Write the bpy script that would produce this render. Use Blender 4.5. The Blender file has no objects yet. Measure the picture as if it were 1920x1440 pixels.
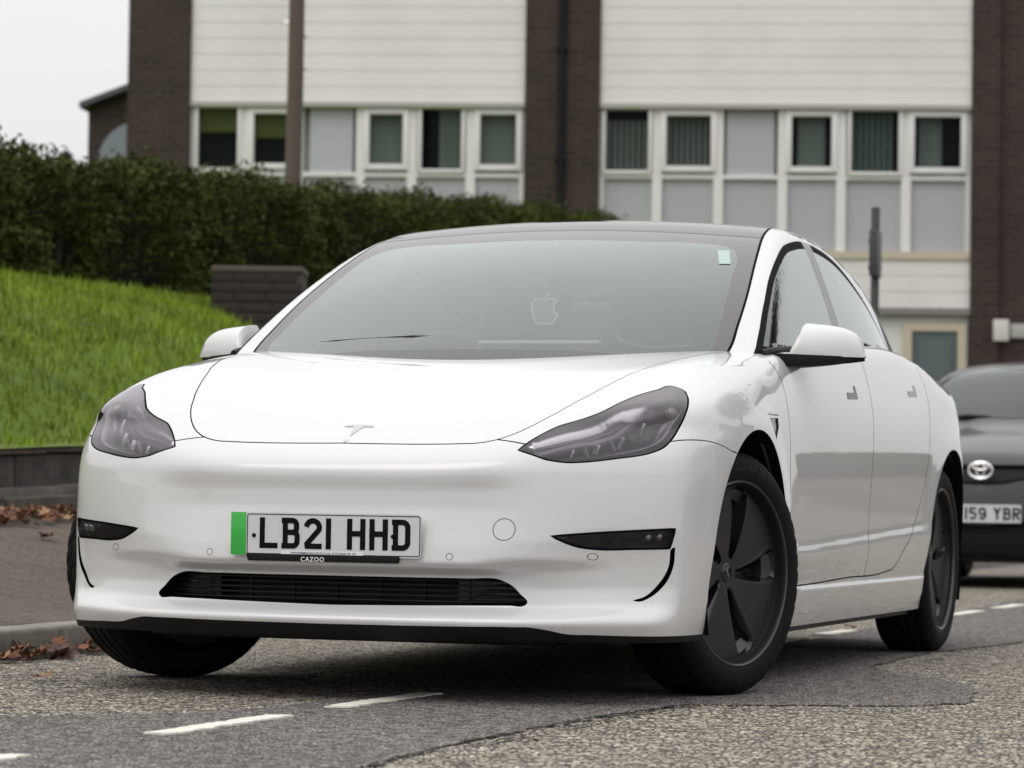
import bpy, bmesh, math, random
import numpy as np
from mathutils import Vector, Matrix
from mathutils.geometry import delaunay_2d_cdt
random.seed(7); RNG = np.random.default_rng(7)
SC = bpy.context.scene
COL = SC.collection
# ------------------------------------------------------------------ camera
CAM_POS = (3.006, -8.354, 0.529)
YAW, PITCH, ROLL = math.radians(18.49), math.radians(2.07), math.radians(0.858)
cam = bpy.data.cameras.new('camera'); camo = bpy.data.objects.new('camera', cam); COL.objects.link(camo)
cam.sensor_width = 36; cam.lens = 36 * 5912.2 / 1920; cam.clip_start = .1; cam.clip_end = 2000
camo.location = CAM_POS
camo.rotation_euler = (Matrix.Rotation(YAW, 4, 'Z') @ Matrix.Rotation(math.pi / 2 + PITCH, 4, 'X') @ Matrix.Rotation(-ROLL, 4, 'Z').inverted()).to_euler()
cam.dof.use_dof = True; cam.dof.focus_distance = 8.3; cam.dof.aperture_fstop = 6.3; cam.dof.aperture_blades = 0
SC.camera = camo
# ------------------------------------------------------------------ sky: even overcast, brighter overhead
W = bpy.data.worlds.new('World'); SC.world = W; W.use_nodes = True
nt = W.node_tree; nt.nodes.clear()
wo = nt.nodes.new('ShaderNodeOutputWorld'); bg = nt.nodes.new('ShaderNodeBackground')
sky = nt.nodes.new('ShaderNodeTexSky'); sky.sky_type = 'NISHITA'; sky.sun_disc = False
SUN_EL, SUN_AZ = math.radians(52), math.radians(200)
sky.sun_elevation = SUN_EL; sky.sun_rotation = SUN_AZ; sky.dust_density = 6; sky.air_density = 1.2; sky.ozone_density = 1
tc = nt.nodes.new('ShaderNodeTexCoord'); sx = nt.nodes.new('ShaderNodeSeparateXYZ')
nt.links.new(tc.outputs['Generated'], sx.inputs[0])
mx = nt.nodes.new('ShaderNodeMath'); mx.operation = 'MAXIMUM'; mx.inputs[1].default_value = 0; nt.links.new(sx.outputs['Z'], mx.inputs[0])
ma = nt.nodes.new('ShaderNodeMath'); ma.operation = 'MULTIPLY_ADD'; ma.inputs[1].default_value = 7.2; ma.inputs[2].default_value = 6.4
nt.links.new(mx.outputs[0], ma.inputs[0])
cl = nt.nodes.new('ShaderNodeTexNoise'); cl.inputs['Scale'].default_value = 2.2; cl.inputs['Detail'].default_value = 5
nt.links.new(tc.outputs['Generated'], cl.inputs['Vector'])
cm = nt.nodes.new('ShaderNodeMapRange'); cm.inputs[1].default_value = .3; cm.inputs[2].default_value = .7; cm.inputs[3].default_value = .93; cm.inputs[4].default_value = 1.06
nt.links.new(cl.outputs['Fac'], cm.inputs[0])
mm = nt.nodes.new('ShaderNodeMath'); mm.operation = 'MULTIPLY'; nt.links.new(ma.outputs[0], mm.inputs[0]); nt.links.new(cm.outputs[0], mm.inputs[1])
cc = nt.nodes.new('ShaderNodeVectorMath'); cc.operation = 'SCALE'; cc.inputs[0].default_value = (1.0, .995, 1.0)
nt.links.new(mm.outputs[0], cc.inputs['Scale'])
mix = nt.nodes.new('ShaderNodeMix'); mix.data_type = 'RGBA'; mix.inputs['Factor'].default_value = .93
nt.links.new(sky.outputs[0], mix.inputs['A']); nt.links.new(cc.outputs[0], mix.inputs['B'])
nt.links.new(mix.outputs['Result'], bg.inputs['Color']); bg.inputs['Strength'].default_value = .1
nt.links.new(bg.outputs[0], wo.inputs['Surface'])
sun = bpy.data.lights.new('sun', 'SUN'); sun.energy = .5; sun.angle = math.radians(35); sun.color = (1, .97, .93)
suno = bpy.data.objects.new('sun', sun); COL.objects.link(suno)
_d = Vector((math.sin(SUN_AZ) * math.cos(SUN_EL), math.cos(SUN_AZ) * math.cos(SUN_EL), math.sin(SUN_EL)))
suno.rotation_euler = _d.to_track_quat('Z', 'Y').to_euler(); suno.location = (0, 0, 30)
SC.view_settings.view_transform = 'Standard'; SC.view_settings.look = 'None'; SC.view_settings.gamma = 1; SC.view_settings.exposure = .3
SC.view_settings.use_curve_mapping = False
SC.render.engine = 'CYCLES'
SC.cycles.max_bounces = 8; SC.cycles.transparent_max_bounces = 12; SC.cycles.glossy_bounces = 4
SC.cycles.caustics_reflective = False; SC.cycles.caustics_refractive = False

# ------------------------------------------------------------------ materials
def mat(name, col=(.5, .5, .5), rough=.5, metal=0., coat=0., coat_rough=.03, spec=.5, ior=1.5):
    m = bpy.data.materials.new(name); m.use_nodes = True
    b = m.node_tree.nodes['Principled BSDF']
    b.inputs['Base Color'].default_value = (*col, 1); b.inputs['Roughness'].default_value = rough
    b.inputs['Metallic'].default_value = metal; b.inputs['Coat Weight'].default_value = coat
    b.inputs['Coat Roughness'].default_value = coat_rough; b.inputs['Specular IOR Level'].default_value = spec
    b.inputs['IOR'].default_value = ior
    return m
class NG:
    """tiny helper for node materials"""
    def __init__(s, m): s.m = m; s.t = m.node_tree; s.b = s.t.nodes['Principled BSDF']; s.c = None
    def n(s, kind, **kw):
        nd = s.t.nodes.new('ShaderNode' + kind)
        for k, v in kw.items():
            if k in nd.inputs.keys(): nd.inputs[k].default_value = v
            else: setattr(nd, k, v)
        return nd
    def l(s, a, b): s.t.links.new(a, b)
    def co(s, scale=1., obj=True):
        tcn = s.n('TexCoord'); mp = s.n('Mapping'); mp.inputs['Scale'].default_value = (scale,) * 3 if not hasattr(scale, '__len__') else scale
        s.l(tcn.outputs['Object' if obj else 'Generated'], mp.inputs[0]); return mp.outputs[0]
    def noise(s, scale, detail=6, rough=.6, vec=None):
        nd = s.n('TexNoise', Scale=scale, Detail=detail, Roughness=rough); s.l(vec if vec is not None else s.vec(), nd.inputs['Vector']); return nd.outputs['Fac']
    def vec(s):
        if s.c is None: s.c = s.co()
        return s.c
    def ramp(s, fac, stops):
        r = s.n('ValToRGB'); e = r.color_ramp.elements
        while len(e) > 1: e.remove(e[-1])
        e[0].position = stops[0][0]; e[0].color = (*stops[0][1], 1)
        for p, c in stops[1:]:
            k = e.new(p); k.color = (*c, 1)
        s.l(fac, r.inputs[0]); return r.outputs[0]
    def mixc(s, fac, a, b, mode='MIX'):
        nd = s.n('Mix'); nd.data_type = 'RGBA'; nd.blend_type = mode
        for sock, v in ((nd.inputs['Factor'], fac), (nd.inputs['A'], a), (nd.inputs['B'], b)):
            if isinstance(v, (int, float)): sock.default_value = v
            elif isinstance(v, tuple): sock.default_value = (*v, 1)
            else: s.l(v, sock)
        return nd.outputs['Result']
    def bump(s, h, strength=.3, dist=.01):
        nd = s.n('Bump', Strength=strength, Distance=dist); s.l(h, nd.inputs['Height']); s.l(nd.outputs[0], s.b.inputs['Normal']); return nd
    def col(s, c): s.l(c, s.b.inputs['Base Color'])
    def rough(s, c): s.l(c, s.b.inputs['Roughness'])

# ------------------------------------------------------------------ object helpers
def tag(o, label=None, cat=None, group=None, kind=None):
    if label: o['label'] = label
    if cat: o['category'] = cat
    if group: o['group'] = group
    if kind: o['kind'] = kind
    return o
def empty(name, loc=(0, 0, 0), rz=0, parent=None):
    o = bpy.data.objects.new(name, None); COL.objects.link(o); o.location = loc; o.rotation_euler = (0, 0, rz); o.empty_display_size = .1
    if parent: o.parent = parent
    return o
def link(name, me, m, parent=None):
    if m is not None:
        for k in (m if isinstance(m, (list, tuple)) else [m]): me.materials.append(k)
    o = bpy.data.objects.new(name, me); COL.objects.link(o)
    if parent: o.parent = parent
    return o
def npmesh(name, V, Fc, m, parent=None, N=None, smooth=True, mi=None):
    me = bpy.data.meshes.new(name); me.from_pydata([tuple(v) for v in V], [], [tuple(f) for f in Fc])
    if smooth: me.polygons.foreach_set('use_smooth', [True] * len(me.polygons))
    if mi is not None: me.polygons.foreach_set('material_index', list(mi))
    if N is not None: me.normals_split_custom_set_from_vertices([tuple(n) for n in N])
    me.update(); return link(name, me, m, parent)
class MB:
    """collects boxes, tubes, lathes and prisms into one mesh"""
    def __init__(s): s.v = []; s.f = []
    def add(s, v, f):
        k = len(s.v); s.v += [tuple(map(float, p)) for p in v]; s.f += [tuple(i + k for i in q) for q in f]; return s
    def box(s, a, b, M=None):
        (x0, y0, z0), (x1, y1, z1) = a, b
        v = [(x0, y0, z0), (x1, y0, z0), (x1, y1, z0), (x0, y1, z0), (x0, y0, z1), (x1, y0, z1), (x1, y1, z1), (x0, y1, z1)]
        if M is not None: v = [M @ Vector(p) for p in v]
        return s.add(v, [(0, 3, 2, 1), (4, 5, 6, 7), (0, 1, 5, 4), (1, 2, 6, 5), (2, 3, 7, 6), (3, 0, 4, 7)])
    def tube(s, pts, r, n=10, cap=True):
        pts = [Vector(p) for p in pts]; rr = r if hasattr(r, '__len__') else [r] * len(pts); vs = []; up = Vector((0, 0, 1))
        for i, p in enumerate(pts):
            d = (pts[min(i + 1, len(pts) - 1)] - pts[max(i - 1, 0)]).normalized()
            u = d.cross(up)
            if u.length < 1e-3: u = d.cross(Vector((1, 0, 0)))
            u.normalize(); w = u.cross(d)
            vs += [p + rr[i] * (math.cos(2 * math.pi * k / n) * u + math.sin(2 * math.pi * k / n) * w) for k in range(n)]
        fs = [(i * n + k, i * n + (k + 1) % n, (i + 1) * n + (k + 1) % n, (i + 1) * n + k) for i in range(len(pts) - 1) for k in range(n)]
        if cap: fs += [tuple(range(n))[::-1], tuple(range((len(pts) - 1) * n, len(pts) * n))]
        return s.add(vs, fs)
    def lathe(s, prof, n=32, axis='Z', M=None, a0=0, a1=2 * math.pi):
        full = abs(a1 - a0 - 2 * math.pi) < 1e-6; m = n if full else n + 1; vs = []
        for i in range(m):
            a = a0 + (a1 - a0) * i / n; c, si = math.cos(a), math.sin(a)
            for r, h in prof:
                p = (r * c, r * si, h) if axis == 'Z' else ((h, r * c, r * si) if axis == 'X' else (r * c, h, r * si))
                vs.append(M @ Vector(p) if M is not None else p)
        k = len(prof); fs = []
        for i in range(n):
            j = (i + 1) % m
            fs += [(i * k + q, j * k + q, j * k + q + 1, i * k + q + 1) for q in range(k - 1)]
        return s.add(vs, fs)
    def prism(s, poly, h0, h1, f=lambda x, y, h: (x, y, h)):
        n = len(poly); v = [f(x, y, h0) for x, y in poly] + [f(x, y, h1) for x, y in poly]
        return s.add(v, [tuple(range(n))[::-1], tuple(range(n, 2 * n))] + [(i, (i + 1) % n, n + (i + 1) % n, n + i) for i in range(n)])
    def build(s, name, m, parent=None, smooth=False, bevel=0, seg=2, autos=None, sub=0):
        me = bpy.data.meshes.new(name); me.from_pydata(s.v, [], s.f)
        bm = bmesh.new(); bm.from_mesh(me)
        bmesh.ops.recalc_face_normals(bm, faces=bm.faces)
        if bevel:
            es = [e for e in bm.edges if len(e.link_faces) == 2 and e.calc_face_angle(0) > .5]
            bmesh.ops.bevel(bm, geom=es, offset=bevel, segments=seg, affect='EDGES', profile=.6, clamp_overlap=True)
        bm.to_mesh(me); bm.free()
        if smooth or bevel:
            me.polygons.foreach_set('use_smooth', [True] * len(me.polygons))
            try: me.set_sharp_from_angle(angle=autos or math.radians(40))
            except Exception: pass
        o = link(name, me, m, parent)
        if sub:
            md = o.modifiers.new('sub', 'SUBSURF'); md.levels = sub; md.render_levels = sub
        return o
FONT_CACHE = {}
def text_obj(name, s, size, m, M, parent=None, extrude=.0006, sx=1., align='CENTER', bold=0., sp=1.):
    cu = bpy.data.curves.new(name, 'FONT'); cu.body = s; cu.size = size; cu.extrude = extrude; cu.align_x = align; cu.align_y = 'CENTER'; cu.offset = bold; cu.resolution_u = 3; cu.space_character = sp
    t = bpy.data.objects.new(name, cu); COL.objects.link(t)
    dg = bpy.context.evaluated_depsgraph_get(); me = bpy.data.meshes.new_from_object(t.evaluated_get(dg)); bpy.data.objects.remove(t); bpy.data.curves.remove(cu)
    me.transform(M @ Matrix.Diagonal((sx, 1, 1, 1))); me.materials.clear()
    return link(name, me, m, parent)
# ---------------------------------------------------------------- smooth helpers
class Spl:
    """natural cubic spline, linear beyond the ends"""
    def __init__(s,pts):
        p=np.array(sorted(pts),float);s.x=p[:,0];s.y=p[:,1];n=len(p)
        h=np.diff(s.x);A=np.eye(n);b=np.zeros(n)
        for i in range(1,n-1):
            A[i,i-1]=h[i-1];A[i,i]=2*(h[i-1]+h[i]);A[i,i+1]=h[i]
            b[i]=6*((s.y[i+1]-s.y[i])/h[i]-(s.y[i]-s.y[i-1])/h[i-1])
        s.m=np.linalg.solve(A,b);s.h=h
        s.d0=(s.y[1]-s.y[0])/h[0]-h[0]*s.m[1]/6
        s.d1=(s.y[-1]-s.y[-2])/h[-1]+h[-1]*s.m[-2]/6
    def __call__(s,v):
        v=np.asarray(v,float);i=np.clip(np.searchsorted(s.x,v)-1,0,len(s.h)-1)
        h=s.h[i];a=(s.x[i+1]-v)/h;b=(v-s.x[i])/h
        r=a*s.y[i]+b*s.y[i+1]+((a**3-a)*s.m[i]+(b**3-b)*s.m[i+1])*h*h/6
        r=np.where(v<s.x[0],s.y[0]+(v-s.x[0])*s.d0,r)
        return np.where(v>s.x[-1],s.y[-1]+(v-s.x[-1])*s.d1,r)
class Lin:
    """piecewise-linear with corners rounded over width w"""
    def __init__(s,pts,w=.012):
        p=np.array(sorted(pts),float);s.x=p[:,0];s.y=p[:,1];s.w=w
    def __call__(s,v):
        v=np.asarray(v,float);r=0
        for k,o in zip((1,2,3,4,3,2,1),(-1,-.66,-.33,0,.33,.66,1)):
            r=r+k*np.interp(v+o*s.w,s.x,s.y)
        return r/16.
def smax(a,b,k):
    h=np.clip(k-np.abs(a-b),0,None)/k
    return np.maximum(a,b)+h*h*h*k/6.
def sst(a,b,v):
    t=np.clip((v-a)/(b-a),0,1);return t*t*(3-2*t)
# ---------------------------------------------------------------- white saloon, lower body
ZC=Spl([(-.90,.555),(-.84,.602),(-.78,.640),(-.70,.679),(-.6,.719),(-.4,.786),(-.2,.843),(0,.890),(.2,.930),(.45,.966),(.7,.990)])
AL=Spl([(-.9,-.02),(-.7,.002),(-.55,.018),(-.4,.024),(-.2,.026),(0,.018),(.15,.011),(.4,.0),(.8,-.02)])
PL=Spl([(-.2,-.849),(-.1,-.852),(0,-.853),(.1,-.852),(.2,-.849),(.331,-.837),(.45,-.806),(.573,-.753),(.669,-.700),(.76,-.638),(.83,-.577),(.872,-.515),(.9,-.44),(.92,-.33),(.935,-.15)])
BELT=Spl([(.2,.93),(.5,.955),(1.0,.985),(1.5,1.012),(2.0,1.036),(2.3,1.040),(2.6,1.018),(2.9,.988),(3.2,.972)])
DECK=Spl([(2.4,1.062),(2.8,1.075),(3.1,1.085),(3.4,1.092),(3.6,1.088),(3.75,1.078)])
F0=Lin([(.10,.10),(.15,.045),(.178,.018),(.212,.0),(.222,.004),(.250,.055),(.328,.058),(.349,.015),(.358,.004),(.40,.010),(.45,.022),(.5,.033),(.55,.035),(.59,.027),(.605,.026),(.625,.030),(.65,.046),(.68,.078),(.72,.13)],.010)
F1=Lin([(.10,.07),(.15,.02),(.180,-.010),(.212,-.028),(.222,-.025),(.25,.030),(.30,.040),(.352,.032),(.364,.008),(.374,.0),(.42,.0),(.45,.004),(.5,.010),(.55,.015),(.60,.021),(.64,.033),(.68,.062),(.72,.10)],.009)
F2=Lin([(.10,.05),(.15,.0),(.180,-.022),(.212,-.040),(.225,-.038),(.26,.010),(.30,.022),(.36,.020),(.40,.014),(.42,.006),(.45,.0),(.5,.002),(.55,.006),(.60,.013),(.64,.026),(.68,.055),(.72,.10)],.014)
F3=Lin([(.10,.03),(.15,.0),(.180,-.012),(.215,-.022),(.24,-.018),(.30,-.004),(.36,.0),(.45,.0),(.55,.004),(.60,.012),(.64,.024),(.68,.05),(.72,.09)],.02)
XP=Spl([(-.6,.895),(-.35,.912),(-.1,.920),(.15,.919),(.45,.909),(.9,.908),(1.5,.912),(2.0,.915),(2.5,.918),(2.85,.920),(3.05,.914),(3.25,.886),(3.4,.852),(3.6,.80),(3.8,.73)])
SPM=Spl([(.10,-.078),(.18,-.044),(.28,-.021),(.40,-.005),(.55,-.0005),(.68,.0),(.74,-.0015),(.80,-.007),(.86,-.018),(.92,-.034),(.98,-.055),(1.04,-.083),(1.12,-.13)])
SILL=Lin([(.2,0),(.276,0),(.284,-.007),(.30,-.006),(.36,-.001),(.40,0)],.006)
def SP(z): return SPM(z)+SILL(z)-.0066*sst(.38,.440,z)*sst(.70,.46,z)
def flare(y,z):
    r1=np.hypot(y,z-.337);r2=np.hypot(y-2.875,z-.337)
    return .007*(1-sst(.39,.50,r1))+.007*(1-sst(.39,.52,r2))
def hood_z(x,y):
    ax=np.abs(x)
    q=np.minimum(ax,.68)/.6
    z=ZC(y)+AL(y)*q*q-.7*np.clip(ax-.66,0,None)**2
    return z
def body_F(x,y,z):
    ax=np.abs(x)
    # top
    zt=hood_z(x,y)
    w=sst(.30,.62,y)
    top=BELT(y)+.02
    deck=DECK(y)-.115*(ax/.8)**3
    top=np.where(y>2.6,top+(deck-top)*sst(2.6,3.2,y),top)
    zt=zt*(1-w)+top*w
    a=(z-zt)*.93
    # side
    sh=.030*(y-1.3)            # crease and shoulder rise to the rear
    zz=z-sh*sst(.33,.40,z)*sst(.9,.6,z)*sst(.2,.7,y)
    bump=SP(zz)
    # no door crease over the wheels / front fender
    sm=SPM(z)
    wd=sst(.40,.62,y)*sst(2.75,2.35,y)
    bump=sm+(bump-sm)*wd
    shoulder=.004*sst(2.2,2.9,y)*np.exp(-((z-.93)/.07)**2)
    xs=XP(y)+bump+flare(y,z)*sst(.30,.42,z)+shoulder
    b=ax-xs
    # front
    i0=sst(.36,.56,ax);i1=sst(.52,.74,ax);i2=sst(.80,.87,ax)
    f0,f1,f2,f3=F0(z),F1(z),F2(z),F3(z)
    pr=f0+(f1-f0)*i0;pr=pr+(f2-pr)*i1;pr=pr+(f3-pr)*i2
    yf=PL(ax)+pr
    sl=np.clip(np.gradient(PL(np.linspace(0,.94,95)),.01),0,2.5)
    g=1/np.sqrt(1+np.interp(ax,np.linspace(0,.94,95),sl)**2)
    c=(yf-y)*g
    # rear
    yr=3.853-.16*(ax/.8)**2-.30*np.clip(ax-.55,0,None)**2*3-.9*np.clip(z-.80,0,None)**2*2-.25*np.clip(.5-z,0,None)
    d=(y-yr)*.9
    k1=.12*sst(.5,.2,y)*sst(-.75,-.45,y)+.07
    e=smax(a,b,k1)
    e=smax(e,c,.075+.05*sst(.62,.72,z)*sst(.5,.2,ax))
    return smax(e,d,.09)
# ---------------------------------------------------------------- greenhouse
GZ=Spl([(-.1,.755),(.17,.930),(.4,1.058),(.7,1.208),(.9,1.293),(1.1,1.366),(1.3,1.418),(1.5,1.44),(1.7,1.445),(2.0,1.432),(2.4,1.378),(2.8,1.292),(3.1,1.208),(3.35,1.128),(3.6,1.06)])
GC=Spl([(-.1,.20),(.2,.185),(.5,.16),(.8,.135),(1.1,.10),(1.4,.09),(1.8,.09),(2.5,.11),(3.2,.16),(3.6,.2)])
GX=Spl([(.0,.838),(.3,.84),(.6,.842),(1.0,.838),(1.5,.830),(2.0,.818),(2.5,.786),(3.0,.715),(3.4,.65),(3.7,.60)])
def green_F(x,y,z):
    ax=np.abs(x)
    zg=GZ(y)-GC(y)*ax*ax
    dz=np.interp(y,[-.1,.2,1.0,1.5,2,3,3.6],[.65,.6,.40,.08,.1,.28,.28])
    a=(z-zg)/np.sqrt(1+dz**2)
    h=z-.95
    xs=GX(y)-.29*h-.20*h*h*np.sign(h)
    b=(ax-xs)*.93
    return smax(a,b,.085)
# ---------------------------------------------------------------- chart (s,t) <-> surface
class Chart:
    def __init__(c,F,y0,z0,a,zmin,y1,Rs=.55,Rt=.36,reach=1.6):
        c.F,c.y0,c.z0,c.a,c.zmin,c.y1,c.Rs,c.Rt,c.reach=F,y0,z0,a,zmin,y1,Rs,Rt,reach
        c.S0=z0-zmin;c.S1=c.S0+np.pi/2*Rs;c.S2=c.S1+(y1-y0);c.S3=c.S2+np.pi/2*Rs;c.S4=c.S3+c.S0
        c.T1=a+np.pi/2*Rt;c.T2=c.T1+(z0-zmin)
    def inv(c,P):
        P=np.atleast_2d(np.asarray(P,float));x,y,z=np.abs(P[:,0]),P[:,1],P[:,2]
        mid=(y>=c.y0)&(y<=c.y1);fr=y<c.y0
        dy=np.where(fr,c.y0-y,y-c.y1);dz=z-c.z0
        th=np.arctan2(np.maximum(dz,0),np.maximum(dy,1e-9))
        se=np.where(dz<=0,z-c.zmin,c.S0+th*c.Rs);d=np.where(dz<=0,dy,np.hypot(dy,dz))
        s=np.where(mid,c.S1+y-c.y0,np.where(fr,se,c.S4-se))
        h=np.where(mid,dz,d)
        ang=np.arctan2(x-c.a,np.maximum(h,1e-9))
        t=np.where(x<=c.a,x,c.a+ang*c.Rt)
        t=np.where(mid&(dz<=0),c.T1-dz,t)
        return np.stack([s,t],-1)
    def rays(c,st):
        s,t=st[:,0],st[:,1]
        se=np.where(s>c.S2,c.S4-s,s);sg=np.where(s>c.S2,1.,-1.)
        mid=(s>=c.S1)&(s<=c.S2)
        th=np.where(mid,np.pi/2,np.clip((se-c.S0)/c.Rs,0,np.pi/2))
        oy=np.where(mid,c.y0+s-c.S1,np.where(sg<0,c.y0,c.y1))
        oz=np.where(se<c.S0,c.zmin+se,c.z0)
        ph=np.clip((t-c.a)/c.Rt,0,np.pi/2)
        ox=np.minimum(t,c.a);oz=np.where(t>c.T1,c.z0-(t-c.T1),oz)
        O=np.stack([ox,oy,oz],-1)
        D=np.stack([np.sin(ph),sg*np.cos(ph)*np.cos(th),np.cos(ph)*np.sin(th)],-1)
        return O,D
    def pos(c,st):
        O,D=c.rays(st);lo=np.zeros(len(st));hi=np.full(len(st),c.reach)
        # march first to find outermost sign change coarse, then bisect
        for _ in range(46):
            m=.5*(lo+hi);p=O+D*m[:,None];f=c.F(p[:,0],p[:,1],p[:,2])
            lo=np.where(f<0,m,lo);hi=np.where(f<0,hi,m)
        return O+D*(.5*(lo+hi))[:,None]
    def nrm(c,P,e=.0015):
        g=[]
        for k in range(3):
            d=np.zeros(3);d[k]=e
            A,B=P+d,P-d
            g.append(c.F(A[:,0],A[:,1],A[:,2])-c.F(B[:,0],B[:,1],B[:,2]))
        g=np.stack(g,-1);return g/np.maximum(np.linalg.norm(g,axis=1),1e-12)[:,None]
BODY=Chart(body_F,-.15,.55,.55,.165,3.03)
GREEN=Chart(green_F,.0,.80,.42,.80,3.6,Rt=.42,reach=.9)
# outlines measured on the surface of the white car (x left, y rear, z up, metres)
OL = {
  'hood': [(0.716,0.310,0.936), (0.701,0.180,0.925), (0.676,0.020,0.903), (0.634,-0.160,0.873), (0.591,-0.326,0.833), (0.551,-0.457,0.787), (0.518,-0.550,0.751), (0.481,-0.622,0.718), (0.446,-0.669,0.694), (0.409,-0.700,0.678), (0.369,-0.717,0.669), (0.314,-0.725,0.666), (0.228,-0.730,0.664), (0.082,-0.731,0.664), (0.015,-0.730,0.665)],
  'headlight': [(0.477,-0.736,0.651), (0.490,-0.712,0.667), (0.518,-0.669,0.693), (0.559,-0.621,0.719), (0.602,-0.593,0.734), (0.638,-0.563,0.751), (0.676,-0.500,0.780), (0.712,-0.429,0.805), (0.743,-0.378,0.819), (0.773,-0.328,0.829), (0.796,-0.334,0.822), (0.818,-0.362,0.805), (0.832,-0.405,0.780), (0.838,-0.438,0.761), (0.831,-0.475,0.722), (0.821,-0.528,0.682), (0.809,-0.555,0.663), (0.782,-0.589,0.648), (0.710,-0.649,0.633), (0.640,-0.693,0.623), (0.606,-0.711,0.621), (0.566,-0.727,0.625), (0.524,-0.737,0.637)],
  'seam_in': [(0.409,-0.700,0.678), (0.452,-0.707,0.673), (0.488,-0.713,0.667)],
  'seam_out': [(0.821,-0.530,0.680), (0.864,-0.461,0.686), (0.888,-0.390,0.684), (0.906,-0.319,0.674), (0.915,-0.270,0.663)],
  'fog': [(0.575,-0.750,0.434), (0.672,-0.696,0.443), (0.765,-0.634,0.450), (0.845,-0.558,0.456), (0.840,-0.564,0.431), (0.833,-0.567,0.406), (0.762,-0.624,0.404), (0.670,-0.690,0.403), (0.638,-0.712,0.407), (0.610,-0.731,0.417)],
  'curtainR': [(0.863,-0.531,0.407), (0.842,-0.555,0.357), (0.820,-0.571,0.309), (0.789,-0.600,0.279), (0.761,-0.625,0.269), (0.751,-0.631,0.272), (0.755,-0.624,0.287), (0.782,-0.600,0.315), (0.805,-0.583,0.358), (0.811,-0.584,0.401)],
  'grille': [(0.039,-0.796,0.323), (0.252,-0.789,0.323), (0.361,-0.775,0.323), (0.446,-0.758,0.320), (0.472,-0.752,0.307), (0.493,-0.747,0.286), (0.512,-0.746,0.263), (0.506,-0.749,0.257), (0.469,-0.758,0.256), (0.363,-0.777,0.254), (0.199,-0.797,0.251), (0.043,-0.803,0.248)],
  'lip': [(0.061,-0.847,0.201), (0.380,-0.823,0.203), (0.487,-0.807,0.204), (0.548,-0.788,0.202), (0.581,-0.770,0.196), (0.609,-0.754,0.189), (0.681,-0.716,0.186), (0.863,-0.439,0.181)],
  'tow': [(0.461,-0.789,0.449)],
  'ps': [(0.330,-0.830,0.378), (0.666,-0.690,0.383)],
  'badge': [(-0.023,-0.639,0.704)],
  'rdoor_r': [(0.864,2.573,0.981), (0.895,2.564,0.890), (0.912,2.511,0.798), (0.917,2.479,0.734), (0.915,2.452,0.608), (0.908,2.264,0.447), (0.898,2.056,0.327), (0.893,1.933,0.308)],
  'bseam': [(0.903,1.569,0.815), (0.910,1.486,0.631), (0.903,1.510,0.451)],
  'fseam': [(0.870,0.334,0.892), (0.898,0.298,0.831), (0.909,0.303,0.779), (0.912,0.327,0.736), (0.912,0.361,0.697), (0.910,0.415,0.653)],
  'doorbot': [(0.882,0.630,0.281), (0.882,0.965,0.289), (0.887,1.305,0.300), (0.893,1.933,0.308)],
  'handles': [(0.893,1.319,0.859), (0.886,2.310,0.908)],
  'repeater': [(0.922,0.109,0.748), (0.913,0.264,0.755), (0.916,0.257,0.725), (0.925,0.166,0.702)],
  'ws_edge': [(0.734,0.356,0.942), (0.736,0.422,0.980), (0.727,0.514,1.034), (0.716,0.624,1.095), (0.701,0.743,1.158), (0.679,0.887,1.230), (0.653,1.054,1.305), (0.635,1.165,1.346), (0.589,1.507,1.409)],
  'ws_top': [(0.635,1.165,1.346), (0.500,1.149,1.357), (0.390,1.149,1.367), (0.227,1.138,1.373), (0.058,1.139,1.378), (-0.117,1.154,1.381)],
  'ws_in': [(0.007,0.213,0.956), (0.145,0.218,0.954), (0.342,0.243,0.951), (0.531,0.288,0.948), (0.646,0.328,0.947), (0.679,0.354,0.954), (0.689,0.391,0.973), (0.682,0.474,1.022), (0.660,0.632,1.111), (0.632,0.814,1.204), (0.610,0.956,1.272), (0.586,1.009,1.297), (0.551,1.039,1.313), (0.501,1.043,1.320), (0.316,1.022,1.329), (0.043,1.011,1.335)],
  'trim': [(0.811,0.393,0.938), (0.799,0.449,0.974), (0.786,0.538,1.027), (0.770,0.632,1.081), (0.753,0.737,1.137), (0.734,0.852,1.195), (0.720,0.961,1.243), (0.706,1.081,1.288), (0.692,1.201,1.324), (0.675,1.360,1.358), (0.656,1.553,1.384), (0.646,1.689,1.392)],
  'glass': [(0.681,1.541,1.348), (0.783,1.491,1.098), (0.673,1.669,1.359), (0.778,1.622,1.106), (0.697,1.810,1.301), (0.722,1.982,1.230), (0.747,2.133,1.149), (0.772,2.210,1.068)],
}
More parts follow.
